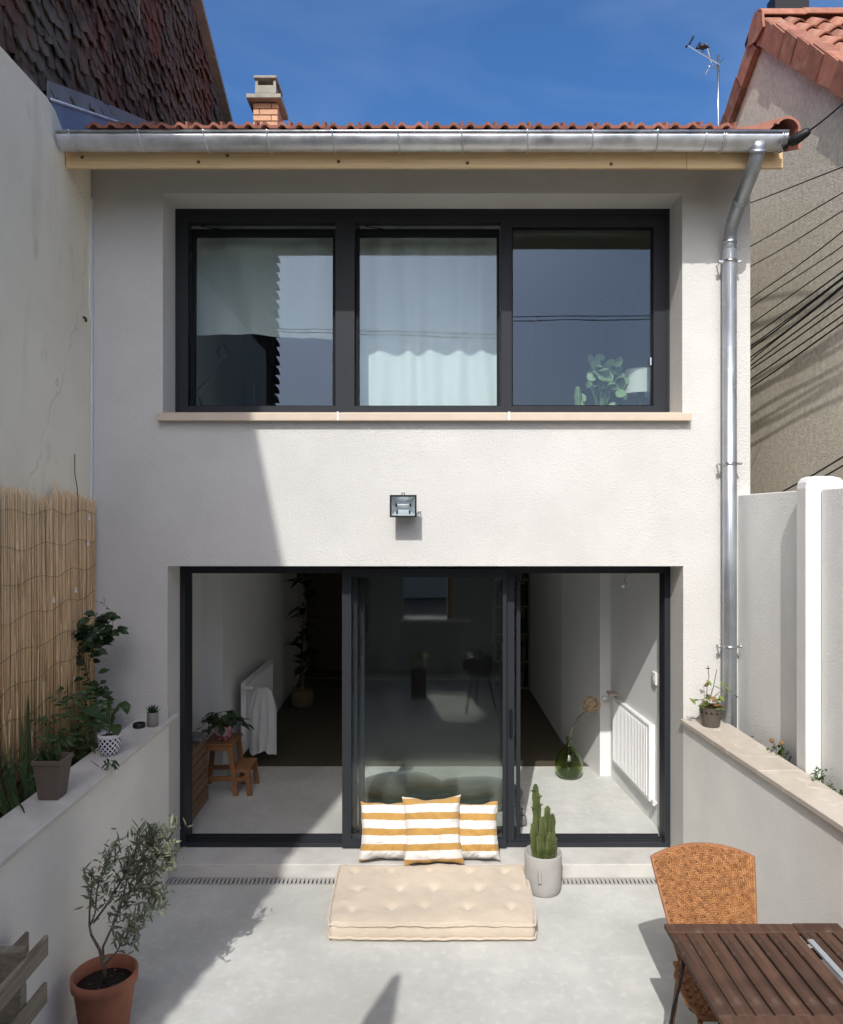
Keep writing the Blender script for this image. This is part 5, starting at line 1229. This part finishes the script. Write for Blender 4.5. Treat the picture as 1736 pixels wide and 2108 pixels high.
mk('shoe', MB().cbox(.80, .87, 6.20, 6.44, .101, .19, .02).cbox(.81,.86,6.21,6.27,.19,.24,.01), stonegrey, label='crumpled grey cloth bag on the floor behind the door post', cat='bag', bevel=.01)
# dark green bean bag seen dimly through the door glass
def bb(c, r, sc, label):
    mb = MB(); mb.ball((0,0,0), r, 28, 18, sc)
    mb.v = [tuple(Vector(v)*(1+.10*noise.noise(Vector(v)*3.5)+.03*noise.noise(Vector(v)*11))) for v in mb.v]
    return mk('floor_cushion', mb, mat('dark_green_velvet_%d' % int(r*100), (.028,.038,.032), .9, sheen=.5), smooth=True, loc=c, label=label, cat='floor cushion')
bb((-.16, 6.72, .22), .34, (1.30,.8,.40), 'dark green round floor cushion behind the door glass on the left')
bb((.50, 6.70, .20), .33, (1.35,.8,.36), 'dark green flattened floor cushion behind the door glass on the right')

# ================================================================= UPPER ROOM
def curtain(x0, x1, y, z0, z1, f, amp, label, wav=0):
    def fn(u, v):
        x = x0+(x1-x0)*u; n_ = noise.noise(Vector((u*4, v*1.5, f)))
        return Vector((x, y+amp*math.sin(u*f+n_*2)+amp*.7*noise.noise(Vector((u*9, v*2, f*2))), z0+(z1-z0)*v+(wav*math.sin(u*3+1) if v < .02 else 0)))
    return mk('curtain', MB().grid(fn, 90, 20), cloth, smooth=True, label=label, cat='curtain', group='curtains in the upper window')
curtain(-.50, .66, 6.12, 3.40, 5.05, 34, .018, 'full-length white curtain behind the middle pane of the upper window')
curtain(-1.86, -.62, 6.10, 4.11, 5.05, 13, .03, 'short pale cloth hung over the upper half of the left pane', .03)
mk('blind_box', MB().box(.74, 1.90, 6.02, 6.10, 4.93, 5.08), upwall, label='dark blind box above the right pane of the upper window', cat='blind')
al_ = thing('desk_lamp', (-1.7, 6.4, 3.3), 'black jointed desk lamp seen through the left pane of the upper window', 'lamp')
hd = at(458, 724, 6.35)
mk('lamp_arm', MB().tube([at(412,820,6.35), at(402,808,6.35), at(440,765,6.35), at(455,742,6.35), hd], .007, 6), black, al_)
mk('lamp_head', MB().ball(hd, .052, 14, 8, (1,1,1.05)), black, al_, smooth=True)
mk('lamp_foot', MB().tube([at(412,820,6.35), at(418,850,6.35)], .012, 6), black, al_)
dk = thing('desk', (-1.0, 6.4, 2.82), 'low dark desk just behind the upper window', 'desk')
mk('desk_top', MB().box(-1.86, 2.0, 6.24, 6.75, 3.36, 3.39), taupe, dk)
for xx in (-1.8, 1.9):
    for yy in (6.26, 6.70): mk('leg', MB().box(xx, xx+.04, yy, yy+.04, 2.822, 3.359), taupe, dk)
mk('bedroom_screen', MB().cbox(-1.78, 1.2, 7.9, 8.4, 2.83, 4.95, .01), mat('dark_wardrobe', (.04,.034,.028), .7), label='dark wardrobe side standing inside behind the left pane', cat='wardrobe')
lm = thing('table_lamp', (1.66, 6.36, 3.39), 'table lamp with a white drum shade behind the right pane', 'lamp')
lt = [at(1290,762,6.3), at(1341,762,6.3), at(1341,810,6.3), at(1282,812,6.3)]
lc = Vector(((lt[0].x+1.99)/2-.03, 6.36, 0)); z1_, z0_ = at(1310,762,6.36).z, at(1310,812,6.36).z
mk('lamp_shade', MB().grid(lambda u, v: Vector((1.855+(.135+.02*(1-v))*math.cos(u*6.2832), 6.36+(.135+.02*(1-v))*math.sin(u*6.2832), z0_+(z1_-z0_)*v)), 32, 2), lampwhite, lm, smooth=True)
mk('lamp_base', MB().lathe([(.06,0),(.06,.01),(.03,.03),(.03,z0_-3.39+.02)], (1.855,6.36,3.391), 20), stonegrey, lm, smooth=True)
pp_ = thing('pilea_plant', (1.5, 6.3, 3.39), 'plant with round pale green leaves on the sill behind the right pane', 'potted plant')
mk('pot_body', MB().lathe([(.05,0),(.065,.09),(.068,.10),(.06,.10)], (1.50,6.30,3.391), 20), plasticw, pp_, smooth=True)
def disc():
    mb = MB(); n = 12; mb.v.append((0,.5,.03))
    for k in range(n): a = 2*math.pi*k/n; mb.v.append((.5*math.sin(a), .5-.5*math.cos(a), 0))
    for k in range(n): mb.f.append((0, 1+k, 1+(k+1) % n))
    return mb
dmesh = mesh_of(disc(), jade, True)
for k in range(58):
    x = R.gauss(1248, 20); y = R.uniform(740, 830); p = at(x, y, 6.27+R.uniform(-.05,.05))
    mk('round_leaf', dmesh, None, pp_, loc=p, rot=frame_rot(rv()+Vector((0,-.1,.3)), Vector((R.uniform(-.6,.6), -1.2, .5))), scale=(.09,)*3 if k % 3 else (.065,)*3)
    if k % 3 == 0: mk('leaf_stalk', MB().tube([p, p.lerp(Vector((1.5,6.3,3.48)), .5)+Vector((0,0,.02)), Vector((1.5,6.3,3.48))], .0028, 4), jade, pp_)
ct_ = thing('cactus_on_sill', (1.25, 6.2, 3.39), 'pale slender cactus left of the round-leaved plant in the window', 'potted cactus')
mk('cactus_stem', cactus(at(1190,838,6.2)-Vector((0,0,.03)), .20, .02), jade, ct_, smooth=True); mk('cactus_stem', cactus(at(1199,838,6.2)-Vector((0,0,.03)), .09, .015), jade, ct_, smooth=True)
mk('pot_body', MB().lathe([(.035,0),(.045,.055),(.04,.055)], (at(1192,838,6.2).x,6.2,3.391), 16), plasticw, ct_)

# ================================================================= BEHIND THE CAMERA (mirrored in the panes, and the source of shadows)
rwl = thing('rear_wall', (0, -.6, 0), 'grey rendered wall with an opening behind the patio, mirrored in the door', 'wall')
mk('wall_body', pane_wall(-2.42, 2.99, 0, 3.85, [(-.30, .42, .97, 2.6)], -.75, -.5), rearwall, rwl)
mk('opening_sill', MB().box(-.34, .80, -.76, -.42, .925, .965), white_mortar, rwl)
mk('opening_post', MB().box(.425, .49, -.76, -.46, .97, 2.7), oak, rwl)
mk('street_house', MB().box(-6, 6, -13, -12, 0, 3.4), plaster, label='pale house across the street behind the patio wall', cat='house')
def kettle():
    t = thing('kettle_barbecue', (.79, 1.45, 0), 'black round kettle barbecue on three legs, mirrored in the door', 'barbecue'); c = (.79, 1.45, 0)
    mk('bowl', MB().lathe([(.03,.44),(.14,.47),(.21,.53),(.235,.60),(.235,.61),(.22,.61)], c, 28), black, t, smooth=True)
    mk('lid', MB().lathe([(.237,.612),(.235,.63),(.20,.70),(.12,.755),(.02,.77)], c, 28), mat('black_enamel', (.01,.01,.011), .12), t, smooth=True)
    mk('lid_handle', MB().tube([(.79,1.45,.77),(.79,1.45,.84)], .014, 8), black, t)
    for a in (.4, 2.5, 4.6): mk('leg', MB().tube([(.79+.12*math.cos(a),1.45+.12*math.sin(a),.47),(.79+.24*math.cos(a),1.45+.24*math.sin(a),0)], .011, 6), darkmetal, t)
kettle()
pb = thing('tall_planter', (-.05, .75, 0), 'tall dark planter with bright green foliage, mirrored in the door', 'planter')
mk('planter_body', MB().cbox(-.15, .07, .65, .87, 0, .45, .01), black, pb)
for k in range(70): leaf_ob(pb, Vector((R.uniform(-.15,.07), R.uniform(.65,.87), R.uniform(.45,.62))), rv()+Vector((0,0,.5)), (0,0,1), .08, .04, lightleaf)
cy = thing('cypress_shadow_caster', (-1.0, .38, 0), 'unseen slender cypress shape added beside the camera to cast a pointed shadow on the patio', 'tree')  # unseen stand-in, cypress form guessed and added to cast the pointed patio shadow
mk('trunk', MB().tube([(-1.0,.40,0),(-1.0,.40,.6)], .03, 8), bark, cy)
mb = MB(); cx0, cy0, ht = -1.0, .40, 3.76
for k in range(6500):
    t = R.random()**1.3; z = .35+(ht-.35)*(1-t) if 0 else .35+(ht-.35)*R.random()**.75
    rr = min(.22, .008+(ht-z)*.17); a = R.uniform(0, 6.28); q = rr*R.uniform(.3, 1)**.5
    mb.leaf((cx0+q*math.cos(a), cy0+q*math.sin(a), z-.04), (math.cos(a)*.25, math.sin(a)*.25, 1), (math.cos(a), math.sin(a), 0), .07, .025, 0, 0)
mk('crown', mb, darkleaf, cy, kind='stuff')
